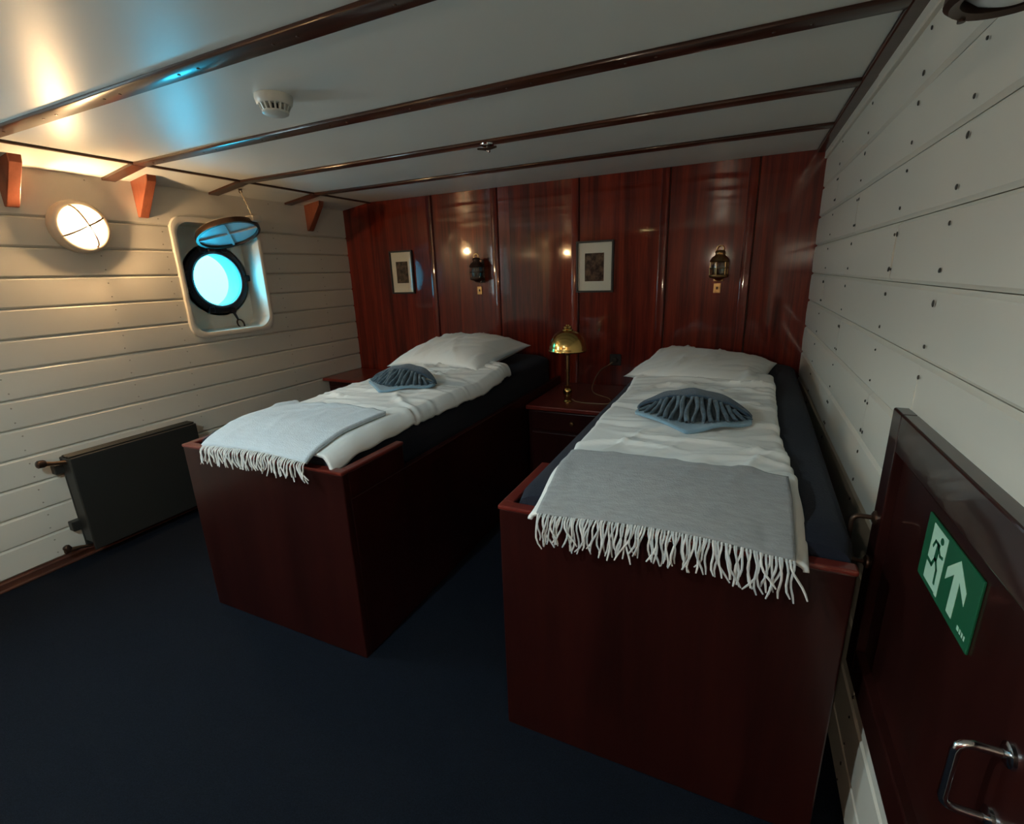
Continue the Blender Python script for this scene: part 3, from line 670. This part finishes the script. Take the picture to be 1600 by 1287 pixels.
# ---- fan-folded towels
def rest(fn, cx, cy): return max(fn(cx + 0.2 * i / 5, cy + 0.03 * j - 0.05) for i in range(-5, 6) for j in range(-5, 6)) - 0.006
def towel(label, cx, cy, cz, s, yaw, tiltx, seed):
    root = thing('folded_towel', label, 'towel', (cx, cy, cz), 'blue fan-folded towels on the duvets')
    M = Matrix.Translation((cx, cy, cz)) @ Matrix.Rotation(yaw, 4, 'Z') @ Matrix.Rotation(tiltx, 4, 'Y') @ Matrix.Scale(s, 4)
    r = rnd(seed)
    W = 0.2
    def hgt(x): return 0.058 * max(0.0, 1 - (abs(x) / W) ** 2.2) ** 0.75 + 0.012
    # base cloth: pointed towards the front
    def base(u, v):
        x = (2 * u - 1) * W * 1.02; k = abs(x) / (W * 1.02)
        yf = -0.175 * (1 - k) ** 0.9 - 0.035; yb = 0.10 * (1 - k * k) + 0.0
        y = yf + (yb - yf) * v
        return tuple(M @ Vector((x, y, 0.008 + 0.006 * sin(x * 30 + y * 12) * (1 - v))))
    o = MB().grid(base, 40, 14).build('base_cloth', 'towel_light', root, smooth=70); solid(o, 0.010, 0)
    # pleats: one serpentine ribbon lying as a fan against the slope between base and cover
    n_ = 15
    def pleat(u, v):
        t_ = u * n_; x0 = (2 * u - 1) * W * 0.98; k = abs(x0) / W; h = hgt(x0) - 0.006
        wv = sin(2 * pi * t_); wv = math.copysign(abs(wv) ** 0.7, wv)
        amp = 0.027 * (0.55 + 0.45 * (1 - k))
        x = x0 * (1.0 - 0.22 * v) + 0.010 * cos(2 * pi * t_) + 0.007 * sin(v * 5.0 + t_ * 2.1) * (1 - k)
        yb_ = -0.115 * (1 - k ** 1.6) - 0.012
        return tuple(M @ Vector((x, yb_ + 0.115 * v * (1 - k ** 2) - 0.8 * amp * wv, 0.016 + h * v + 0.45 * amp * wv * (1 - 0.3 * v))))
    o = MB().grid(pleat, n_ * 14, 8).build('pleats', 'towel_mid', root, smooth=70); solid(o, 0.0045, 0)
    # cover: arched band behind and over the pleats
    def cov(u, v):
        x = (2 * u - 1) * W * 1.0; k = abs(x) / W; h = hgt(x) + 0.012 * (1 - k)
        yf = -0.012 * (1 - k ** 1.7); yb = 0.125 * (1 - k ** 2.0) + 0.012
        if v < 0.4:
            t_ = v / 0.4; y = yf + (yb * 0.5 - yf) * t_; z = h * (0.95 + 0.10 * sin(t_ * pi * 0.8))
        else:
            t_ = (v - 0.4) / 0.6; y = yb * 0.5 + yb * 0.5 * sin(t_ * pi / 2); z = h * (0.95 + 0.10 * sin(0.8 * pi)) * (1 - t_ ** 1.6) + 0.004
        return tuple(M @ Vector((x, y, z + 0.004 + 0.002 * sin(x * 60 + y * 30))))
    o = MB().grid(cov, 48, 20).build('cover_cloth', 'towel_blue', root, smooth=70); solid(o, 0.011, 0)
    return root
towel('blue fan-folded towel on the duvet of the bunk beside the radiator', -1.60, 2.03, rest(topL, -1.60, 2.03), 0.98, radians(2), radians(0), 2)
towel('blue fan-folded towel on the duvet of the bunk against the nailed wall', -0.135, 1.86, rest(topR, -0.135, 1.86), 1.0, radians(0), radians(0), 3)

# ================================================================== FURNITURE AND FITTINGS
# bedside cabinet between the bunks
cab = thing('bedside_cabinet', 'dark mahogany bedside cabinet between the two bunks, carrying the brass lamp', 'cabinet', (-0.9, 3.1, 0))
cx0, cx1, cyf = -1.207, -0.592, 2.745
MB().bbox(cx0, cx1, cyf, YB - 0.012, 0.592, 0.62, 0.006, 2).build('top', 'mahogany_rim', cab)
MB().bbox(cx0, cx1, cyf + 0.05, YB - 0.012, 0.0, 0.592, 0.003).build('body', 'mahogany_bed', cab)
d = MB().bbox(cx0 + 0.03, cx1 - 0.03, cyf + 0.03, cyf + 0.05, 0.455, 0.58, 0.005, 2).build('drawer', 'mahogany_bed', cab)
MB().lathe([(0, 0), (0.008, 0), (0.007, 0.012), (0.015, 0.02), (0.012, 0.028), (0, 0.03)], (-0.9, cyf + 0.03, 0.52), (0, -1, 0), 16).build('knob', 'dull_brass', d, smooth=40)
d = MB().bbox(cx0 + 0.03, cx1 - 0.03, cyf + 0.03, cyf + 0.05, 0.06, 0.44, 0.005, 2).build('door', 'mahogany_bed', cab)
MB().lathe([(0, 0), (0.008, 0), (0.007, 0.012), (0.015, 0.02), (0.012, 0.028), (0, 0.03)], (-0.7, cyf + 0.03, 0.32), (0, -1, 0), 16).build('knob', 'dull_brass', d, smooth=40)
# low corner cabinet at the left wall
cc = thing('corner_cabinet', 'low dark wooden corner shelf cabinet between the porthole wall and the bunk', 'cabinet', (-2.8, 3.22, 0))
MB().bbox(XL + 0.002, -2.36, 2.985, YB - 0.018, 0.605, 0.63, 0.005, 2).build('top', 'mahogany_rim', cc)
MB().bbox(XL + 0.036, -2.38, 3.02, YB - 0.018, 0.0, 0.605, 0.003).build('body', 'mahogany_bed', cc)
MB().bbox(XL + 0.06, -2.42, 3.004, 3.02, 0.06, 0.57, 0.004, 2).build('door', 'mahogany_bed', cc)

# brass table lamp
LX, LY, LZ = -0.975, 2.905, 0.62
lamp = thing('table_lamp', 'brass mushroom table lamp standing on the bedside cabinet', 'lamp', (LX, LY, LZ))
MB().lathe([(0, 0), (0.030, 0), (0.030, 0.006), (0.026, 0.010), (0.020, 0.016), (0.022, 0.020), (0.028, 0.045), (0.030, 0.070), (0.026, 0.086), (0.018, 0.094), (0.021, 0.10), (0.021, 0.106), (0.014, 0.112), (0, 0.114)], (LX, LY, LZ), (0, 0, 1), 28).build('base', 'brass', lamp, smooth=35)
MB().lathe([(0, 0.112), (0.0115, 0.112), (0.0115, 0.20), (0.0155, 0.203), (0.0155, 0.212), (0.0115, 0.215), (0.0115, 0.305), (0.018, 0.31), (0.020, 0.325), (0.015, 0.33), (0.015, 0.36), (0, 0.36)], (LX, LY, LZ), (0, 0, 1), 24).build('stem', 'dull_brass', lamp, smooth=35)
pr = []
for i in range(13):
    a = radians(4 + 78 * i / 12); pr.append((0.118 * cos(a) ** 0.8, 0.340 + 0.125 * sin(a)))
pr = [(0.122, 0.335), (0.1235, 0.340)] + pr
inn = [(p[0] - 0.002, p[1] - 0.003) for p in pr[::-1]]
sh = MB().ring(pr + inn, (LX, LY, LZ), (0, 0, 1), 40).build('shade', 'brass', lamp, smooth=50)
MB().lathe([(0.024, 0.462), (0.034, 0.464), (0.034, 0.470), (0.024, 0.474), (0.026, 0.482), (0.026, 0.488), (0.012, 0.493), (0.012, 0.498), (0, 0.50)], (LX, LY, LZ), (0, 0, 1), 24).build('finial', 'brass', sh, smooth=35)
MB().lathe([(0, 0.335), (0.02, 0.335), (0.03, 0.37), (0.028, 0.40), (0.012, 0.42), (0, 0.422)], (LX, LY, LZ), (0, 0, 1), 16).build('bulb', 'lantern_glass', lamp, smooth=50)
def bez(P, n_=24):
    out = []; P = [Vector(p) for p in P]; P = [P[0] * 2 - P[1]] + P + [P[-1] * 2 - P[-2]]
    for i in range(1, len(P) - 2):
        for k in range(n_):
            t_ = k / n_; a, b_, c_, d_ = P[i - 1:i + 3]
            out.append(0.5 * ((2 * b_) + (c_ - a) * t_ + (2 * a - 5 * b_ + 4 * c_ - d_) * t_ ** 2 + (3 * b_ - a - 3 * c_ + d_) * t_ ** 3))
    out.append(P[-2]); return out
MB().tube(bez([(LX + 0.028, LY, LZ + 0.02), (LX + 0.07, LY + 0.0, LZ + 0.005), (-0.78, 2.90, LZ + 0.005), (-0.71, 2.93, LZ + 0.005), (-0.74, 3.05, LZ + 0.006), (-0.87, 3.16, LZ + 0.008), (-0.92, 3.30, LZ + 0.03), (-0.90, 3.40, LZ + 0.11), (-0.84, 3.44, LZ + 0.155), (-0.80, 3.452, LZ + 0.185)], 10), 0.0035, 6).build('power_cord', 'cord_brown', lamp, smooth=60)
so = thing('wall_socket', 'black wall socket low on the mahogany wall, right of the brass lamp', 'socket', (-0.80, YB, 0.767))
MB().bbox(-0.842, -0.758, YB - 0.012, YB, 0.767, 0.85, 0.006, 2).build('cover_plate', 'socket_black', so)
MB().lathe([(0, 0), (0.02, 0), (0.018, 0.02), (0, 0.022)], (-0.80, YB - 0.012, 0.808), (0, -1, 0), 16).build('plug', 'socket_black', so, smooth=40)

# framed prints
def picture(label, x0, x1, z0, z1, pm, win):
    root = thing('framed_picture', label, 'picture', ((x0 + x1) / 2, YB, z0), 'framed prints on the mahogany wall')
    T = 0.013; yf = YB - 0.024
    for a, b_, c_, d_ in ((x0, x1, z1 - T, z1), (x0, x1, z0, z0 + T), (x0, x0 + T, z0 + T, z1 - T), (x1 - T, x1, z0 + T, z1 - T)): MB().bbox(a, b_, yf, YB, c_, d_, 0.002).build('frame_bar', 'black_frame', root)
    wx0, wx1, wz0, wz1 = x0 + (x1 - x0) * win[0], x0 + (x1 - x0) * win[1], z0 + (z1 - z0) * win[2], z0 + (z1 - z0) * win[3]
    MB().box(x0 + T, x1 - T, YB - 0.008, YB - 0.002, z0 + T, z1 - T).build('mount_back', 'black_frame', root)
    b = MB(); ym0, ym1 = YB - 0.0105, YB - 0.008
    for a, b_, c_, d_ in ((x0 + T, x1 - T, wz1, z1 - T), (x0 + T, x1 - T, z0 + T, wz0), (x0 + T, wx0, wz0, wz1), (wx1, x1 - T, wz0, wz1)): b.box(a, b_, ym0, ym1, c_, d_)
    b.build('mat_board', 'mat_board', root)
    MB().box(wx0, wx1, YB - 0.009, YB - 0.008, wz0, wz1).build('print', pm, root)
    MB().box(x0 + T * .6, x1 - T * .6, YB - 0.016, YB - 0.014, z0 + T * .6, z1 - T * .6).build('pane', 'clear_glass', root)
picture('small black-framed dark print on the mahogany wall nearest the porthole', -2.745, -2.512, 1.302, 1.652, 'print_a', (0.24, 0.76, 0.25, 0.75))
picture('black-framed dark brown print on the mahogany wall above the brass lamp', -1.097, -0.829, 1.288, 1.638, 'print_b', (0.23, 0.745, 0.22, 0.765))

# lantern sconces with a small brass switch plate below
def sconce(label, x, z0, mt, group='lantern wall lamps'):
    root = thing('wall_lantern', label, 'wall lamp', (x, YB, z0), group)
    yc = YB - 0.075
    MB().bbox(x - 0.03, x + 0.03, YB - 0.010, YB, z0 + 0.0, z0 + 0.175, 0.004, 2).build('back_plate', mt, root)
    MB().tube([(x, YB - 0.005, z0 + 0.03), (x, YB - 0.04, z0 + 0.012), (x, yc, z0 + 0.018)], 0.008, 8).build('bracket_arm', mt, root, smooth=40)
    MB().lathe([(0, 0.0), (0.012, 0.0), (0.026, 0.012), (0.052, 0.02), (0.056, 0.026), (0.056, 0.034), (0.048, 0.038), (0, 0.038)], (x, yc, z0 + 0.006), (0, 0, 1), 28).build('bottom_cup', mt, root, smooth=35)
    MB().ring([(0.040, 0.038), (0.043, 0.038), (0.046, 0.075), (0.043, 0.115), (0.040, 0.115), (0.043, 0.075)], (x, yc, z0 + 0.006), (0, 0, 1), 28).build('glass_chimney', 'lantern_glass', root, smooth=50)
    for i in range(6):
        a = 2 * pi * i / 6 + 0.3; MB().tube([(x + 0.052 * cos(a), yc + 0.052 * sin(a), z0 + 0.038), (x + 0.054 * cos(a), yc + 0.054 * sin(a), z0 + 0.08), (x + 0.050 * cos(a), yc + 0.050 * sin(a), z0 + 0.124)], 0.0035, 6).build('guard_bar', mt, root)
    MB().torus((x, yc, z0 + 0.082), (0, 0, 1), 0.054, 0.0035, 28, 6).build('guard_ring', mt, root, smooth=50)
    MB().lathe([(0, 0.112), (0.054, 0.112), (0.058, 0.118), (0.055, 0.124), (0.042, 0.142), (0.030, 0.150), (0.026, 0.158), (0.026, 0.166), (0.031, 0.170), (0.024, 0.180), (0.0, 0.184)], (x, yc, z0 + 0.006), (0, 0, 1), 28).build('cap', mt, root, smooth=35)
    MB().torus((x, yc, z0 + 0.196), (0, 1, 0), 0.020, 0.004, 24, 6).build('hanging_ring', 'dull_brass', root, smooth=50)
    MB().lathe([(0, 0.03), (0.01, 0.04), (0.012, 0.07), (0.007, 0.10), (0, 0.108)], (x, yc, z0 + 0.006), (0, 0, 1), 14).build('bulb', 'lantern_glass', root, smooth=50)
def switch(label, x, z):
    r_ = thing('switch_plate', label, 'switch', (x, YB, z), 'brass switches below the lanterns')
    MB().bbox(x - 0.021, x + 0.021, YB - 0.006, YB, z, z + 0.062, 0.004, 2).build('plate', 'dull_brass', r_)
    MB().bbox(x - 0.006, x + 0.006, YB - 0.013, YB - 0.004, z + 0.022, z + 0.040, 0.003).build('rocker', 'bronze', r_)
sconce('dark lantern wall lamp on the mahogany wall between the two framed prints', -1.875, 1.375, 'bronze')
switch('small brass switch plate under the lantern between the framed prints', -1.897, 1.286)
sconce('dull brass lantern wall lamp above the bunk against the nailed wall', -0.15, 1.345, 'dull_brass')
switch('small brass switch plate under the lantern above the right bunk', -0.155, 1.272)

# radiator
rad = thing('radiator', 'dark flat panel radiator on the white plank wall beside the bunk', 'radiator', (-3.13, 1.45, 0.06))
ry0, ry1 = 1.135, 1.80
MB().bbox(-3.092, -3.078, ry0, ry1, 0.06, 0.59, 0.006, 2).build('front_panel', 'radiator_paint', rad)
MB().bbox(-3.182, -3.168, ry0, ry1, 0.06, 0.59, 0.006, 2).build('rear_panel', 'radiator_paint', rad)
for y in (ry0 + 0.004, ry1 - 0.008): MB().bbox(-3.17, -3.09, y, y + 0.006, 0.10, 0.585, 0.002).build('side_cover', 'radiator_paint', rad)
for i in range(4):
    x = -3.16 + i * 0.019; MB().bbox(x, x + 0.011, ry0 + 0.004, ry1 - 0.004, 0.588, 0.600, 0.003).build('grille_bar', 'radiator_paint', rad)
MB().box(-3.165, -3.095, ry0 + 0.02, ry1 - 0.02, 0.10, 0.56).build('fin_core', 'radiator_paint', rad)
for z in (0.50, 0.17): MB().bbox(XL, -3.165, ry0 - 0.035, ry0 + 0.03, z, z + 0.055, 0.004).build('wall_bracket', 'radiator_paint', rad)
v = MB().tube([(-3.13, ry0 + 0.01, 0.565), (-3.13, ry0 - 0.05, 0.578), (-3.13, ry0 - 0.075, 0.585)], [0.010, 0.010, 0.014], 10).build('valve_body', 'copper_pipe', rad, smooth=40)
MB().lathe([(0, 0), (0.016, 0), (0.020, 0.008), (0.020, 0.030), (0.014, 0.036), (0, 0.038)], (-3.13, ry0 - 0.075, 0.588), (0, -1, 0.15), 16).build('valve_knob', 'bronze', v, smooth=40)
v = MB().tube([(-3.13, ry0 + 0.01, 0.075), (-3.13, ry0 - 0.04, 0.092), (-3.13, ry0 - 0.085, 0.098)], [0.008, 0.008, 0.013], 10).build('return_pipe', 'copper_pipe', rad, smooth=40)
MB().lathe([(0, 0), (0.013, 0), (0.017, 0.006), (0.017, 0.024), (0.012, 0.03), (0, 0.032)], (-3.13, ry0 - 0.088, 0.10), (0, -0.5, 1), 14).lathe([(0, 0), (0.012, 0), (0.014, 0.02), (0, 0.024)], (-3.13, ry0 - 0.088, 0.098), (0, -1, 0), 14).build('valve_knob', 'bronze', v, smooth=40)
# round bulkhead lamps
def bulkhead(label, o, ax_, R, body_mat, ring_mat, bar_mat, lit):
    o = Vector(o); ax_ = Vector(ax_); sd_ = Vector((0, 0, 1)).cross(ax_); up = Vector((0, 0, 1))
    root = thing('bulkhead_lamp', label, 'wall lamp', o - up * R, 'round bulkhead lamps')
    MB().ring([(R * 0.70, 0.0), (R, 0.0), (R, 0.03), (R * 0.97, 0.048), (R * 0.90, 0.056), (R * 0.80, 0.057), (R * 0.76, 0.052), (R * 0.74, 0.045)], o, ax_, 48).build('ring_housing', ring_mat, root, smooth=45)
    MB().lathe([(0, 0.001), (R * 0.75, 0.001), (R * 0.75, 0.012), (0, 0.012)], o, ax_, 32).build('reflector_plate', body_mat, root)
    pr_ = [(R * 0.755 * cos(radians(a)), 0.050 + R * 0.44 * sin(radians(a))) for a in (0, 12, 25, 38, 52, 66, 78, 90)]
    MB().lathe(pr_, o, ax_, 40).build('glass_globe', 'frosted_globe' if lit else 'lantern_glass', root, smooth=60)
    for rot in (radians(28), radians(112)):
        pts = []
        for i in range(17):
            a = pi * i / 16; rad_ = R * 0.80 * cos(a); hh = 0.056 + R * 0.47 * sin(a) ** 0.8
            pts.append(o + ax_ * hh + sd_ * rad_ * cos(rot) + up * rad_ * sin(rot))
        MB().tube(pts, 0.0042 if lit else 0.006, 6).build('guard_bar', bar_mat, root, smooth=50)
    c = o + ax_ * 0.082 + sd_ * (0.012 if lit else 0) - up * 0.022
    bm = bmesh.new(); bmesh.ops.create_uvsphere(bm, u_segments=16, v_segments=10, radius=0.021)
    for p in bm.verts: p.co += c
    MB().bm(bm).build('bulb', lit if lit else 'lantern_glass', root, smooth=60)
    MB().tube([c - ax_ * 0.07, c - ax_ * 0.014], 0.012, 10).build('bulb_holder', 'white_ceramic', root)
bulkhead('lit cream round bulkhead lamp on the white plank wall left of the porthole', (XL + 0.001, 1.50, 1.745), (1, 0, 0), 0.132, 'lamp_cream', 'lamp_cream', 'bronze', 'bulb_glow')
bulkhead('lit warm cream round bulkhead lamp on the mahogany wall opposite the beds', (-2.85, YF, 1.79), (0, 1, 0), 0.132, 'lamp_cream', 'lamp_cream', 'bronze', 'bulb_glow')
bulkhead('added fill lamp of round bulkhead form, unseen on the mahogany wall opposite the beds', (-0.375, YF, 1.60), (0, 1, 0), 0.11, 'lamp_cream', 'lamp_cream', 'bronze', 'bulb_fill_warm')  # added room fill, set where the right sconce covers its reflection
# fill downlight added behind the camera; its skirt keeps light off the upper walls
DL = Vector((-1.28, -0.22, H))
dl = thing('fill_downlight', 'added brass-skirted fill downlight on the ceiling, unseen behind the viewer', 'fill lamp', DL - Vector((0, 0, 0.11)))
MB().ring([(0.10, 0.0), (0.104, 0.0), (0.112, 0.099), (0.108, 0.099)], DL, (0, 0, -1), 40).build('skirt', 'dull_brass', dl, smooth=50)
MB().lathe([(0, 0.0), (0.103, 0.0), (0.103, 0.006), (0, 0.006)], DL, (0, 0, -1), 32).build('ceiling_plate', 'lamp_cream', dl)
bm = bmesh.new(); bmesh.ops.create_uvsphere(bm, u_segments=16, v_segments=10, radius=0.024)
for p in bm.verts: p.co += DL - Vector((0, 0, 0.055))
MB().bm(bm).build('bulb', 'bulb_cool', dl, smooth=60)
MB().tube([DL - Vector((0, 0, 0.004)), DL - Vector((0, 0, 0.036))], 0.013, 10).build('bulb_holder', 'white_ceramic', dl)

# hanging lantern on the nailed wall, seen from below at the frame's corner
LQ = Vector((0.284, 0.945, 1.757))
wl_ = thing('wall_lantern', 'dark bronze lantern wall lamp high on the nailed white wall, above the hatch', 'wall lamp', LQ, 'lantern wall lamps')
MB().ring([(0.055, 0.0), (0.066, -0.004), (0.073, 0.002), (0.072, 0.014), (0.062, 0.022), (0.055, 0.018)], LQ, (0, 0, 1), 40).build('bottom_ring', 'bronze', wl_, smooth=45)
MB().lathe([(0.0, -0.010), (0.02, -0.008), (0.04, 0.0), (0.0545, 0.012), (0.057, 0.05), (0.056, 0.10), (0.05, 0.13)], LQ, (0, 0, 1), 36).build('glass_globe', 'milk_glass', wl_, smooth=60)
for i in range(4):
    a = 2 * pi * i / 4 + 2.2; MB().tube([LQ + Vector((0.066 * cos(a), 0.066 * sin(a), -0.006)), LQ + Vector((0.069 * cos(a), 0.069 * sin(a), 0.06)), LQ + Vector((0.062 * cos(a), 0.062 * sin(a), 0.135))], 0.005, 8).build('guard_bar', 'bronze', wl_, smooth=40)
MB().lathe([(0, 0.128), (0.066, 0.128), (0.070, 0.134), (0.066, 0.142), (0.045, 0.165), (0.030, 0.172), (0.028, 0.185), (0.020, 0.198), (0, 0.202)], LQ, (0, 0, 1), 32).build('cap', 'bronze', wl_, smooth=35)
MB().lathe([(0, 0.02), (0.014, 0.025), (0.016, 0.06), (0.012, 0.10), (0, 0.108)], LQ, (0, 0, 1), 14).build('bulb', 'lamp_cream', wl_, smooth=50)
MB().bbox(XR - 0.012, XR - 0.002, LQ.y - 0.035, LQ.y + 0.035, LQ.z + 0.02, LQ.z + 0.19, 0.004, 2).build('back_plate', 'bronze', wl_)
MB().tube([(XR - 0.006, LQ.y, LQ.z + 0.17), (XR - 0.03, LQ.y, LQ.z + 0.18), (LQ.x + 0.02, LQ.y, LQ.z + 0.18)], 0.008, 8).build('bracket_arm', 'bronze', wl_, smooth=40)

# smoke detector
sd = thing('smoke_detector', 'round white smoke detector on the ceiling panel', 'smoke detector', (-1.53, 1.387, H - 0.06))
o = (-1.53, 1.387, H)
MB().lathe([(0, 0), (0.062, 0), (0.062, 0.010), (0.058, 0.026), (0.054, 0.030), (0, 0.030)], o, (0, 0, -1), 40).build('mounting_base', 'detector_plastic', sd, smooth=35)
MB().lathe([(0.0, 0.028), (0.034, 0.028), (0.034, 0.05), (0, 0.05)], o, (0, 0, -1), 32).build('sensor_chamber', 'slot_black', sd, smooth=35)
for i in range(18):
    a = 2 * pi * i / 18; c_, s_ = cos(a), sin(a); b = MB()
    for rr_, zz in ((0.054, 0.029), (0.044, 0.052)): pass
    t_ = Vector((-s_, c_, 0)) * 0.0032; vs = []
    for rad_, dz in ((0.053, 0.028), (0.043, 0.050), (0.036, 0.050), (0.036, 0.028)):
        p = Vector((o[0] + rad_ * c_, o[1] + rad_ * s_, o[2] - dz)); vs += [p - t_, p + t_]
    b.add(vs, [(0, 2, 4, 6), (1, 7, 5, 3), (0, 1, 3, 2), (2, 3, 5, 4), (4, 5, 7, 6), (6, 7, 1, 0)]); b.build('vent_rib', 'detector_plastic', sd)
MB().lathe([(0, 0.048), (0.044, 0.048), (0.043, 0.054), (0.036, 0.058), (0, 0.059)], o, (0, 0, -1), 32).build('cap', 'detector_plastic', sd, smooth=35)

# small metal swivel hook on a ceiling strip
hk = thing('ceiling_swivel', 'small shiny metal swivel fitting on a ceiling strip above the bunks', 'hook', (-1.178, 2.302, H - 0.05))
zz = H - 0.013
MB().lathe([(0, 0), (0.036, 0), (0.034, 0.006), (0.020, 0.012), (0, 0.012)], (-1.178, 2.302, zz), (0, 0, -1), 24).build('rose_plate', 'chrome', hk, smooth=35)
MB().tube([(-1.178, 2.302, zz - 0.01), (-1.178, 2.302, zz - 0.028), (-1.165, 2.30, zz - 0.034)], 0.006, 8).build('stud', 'chrome', hk, smooth=40)
MB().tube([(-1.225, 2.29, zz - 0.018), (-1.178, 2.302, zz - 0.022), (-1.13, 2.305, zz - 0.016)], [0.004, 0.008, 0.005], 8).build('cross_bar', 'bronze', hk, smooth=40)

# ---- exit sign on the hatch
SY0, SY1, SZ0, SZ1 = 0.824, 1.056, 0.857, 0.984
XP = XR - 0.008
sg = thing('exit_sign', 'green emergency exit sign with running figure and upward arrow on the hatch', 'sign', (XP, 0.94, SZ0))
MB().bbox(XP - 0.004, XP, SY0, SY1, SZ0, SZ1, 0.001).build('sign_plate', 'exit_green', sg)
def flat(poly, name, material, parent, d0, d1):
    return MB().prism(poly, lambda a, c, t: (XP - t, a, c), d0, d1).build(name, material, parent)
D0, D1 = 0.0038, 0.0046
flat([(1.024, 0.977), (0.957, 0.977), (0.957, 0.866), (0.968, 0.866), (0.968, 0.868), (1.024, 0.868)], 'doorway_pictogram', 'exit_pale', sg, D0, D1)
man = MB()
def mp(poly): man.prism(poly, lambda a, c, t: (XP - t, a, c), 0.0045, 0.0052)
def limb(pts, wd):
    for i in range(len(pts) - 1):
        a = Vector(pts[i]); b_ = Vector(pts[i + 1]); d = (b_ - a).normalized(); nn = Vector((-d.y, d.x)) * wd; a2 = a - d * wd * .6; b2 = b_ + d * wd * .6
        mp([tuple(a2 - nn), tuple(b2 - nn), tuple(b2 + nn), tuple(a2 + nn)])
mp(arc(0.978, 0.963, 0.0065, 0, 330, 11))
limb([(0.988, 0.950), (0.990, 0.922)], 0.0062)                    # trunk
limb([(0.986, 0.950), (1.003, 0.951), (1.010, 0.938)], 0.0026)    # arm behind
limb([(0.988, 0.948), (0.975, 0.936), (0.964, 0.938)], 0.0026)    # arm in front
limb([(0.992, 0.922), (1.001, 0.905), (1.024, 0.907)], 0.0034)    # leg behind
limb([(0.988, 0.922), (0.977, 0.907), (0.976, 0.882)], 0.0034)    # leg in front
man.build('running_figure', 'exit_green', sg)
flat([(0.9005, 0.972), (0.862, 0.938), (0.862, 0.915), (0.890, 0.940), (0.890, 0.872), (0.912, 0.872), (0.912, 0.940), (0.940, 0.915), (0.940, 0.938)], 'arrow_pictogram', 'exit_pale', sg, D0, D1)
for i, (a, b_) in enumerate(((0.866, 0.859), (0.856, 0.851), (0.848, 0.843), (0.840, 0.836))):
    flat([(a, 0.879), (b_, 0.879), (b_, 0.871), (a, 0.871)], 'print_mark', 'exit_pale', sg, D0, 0.0042)
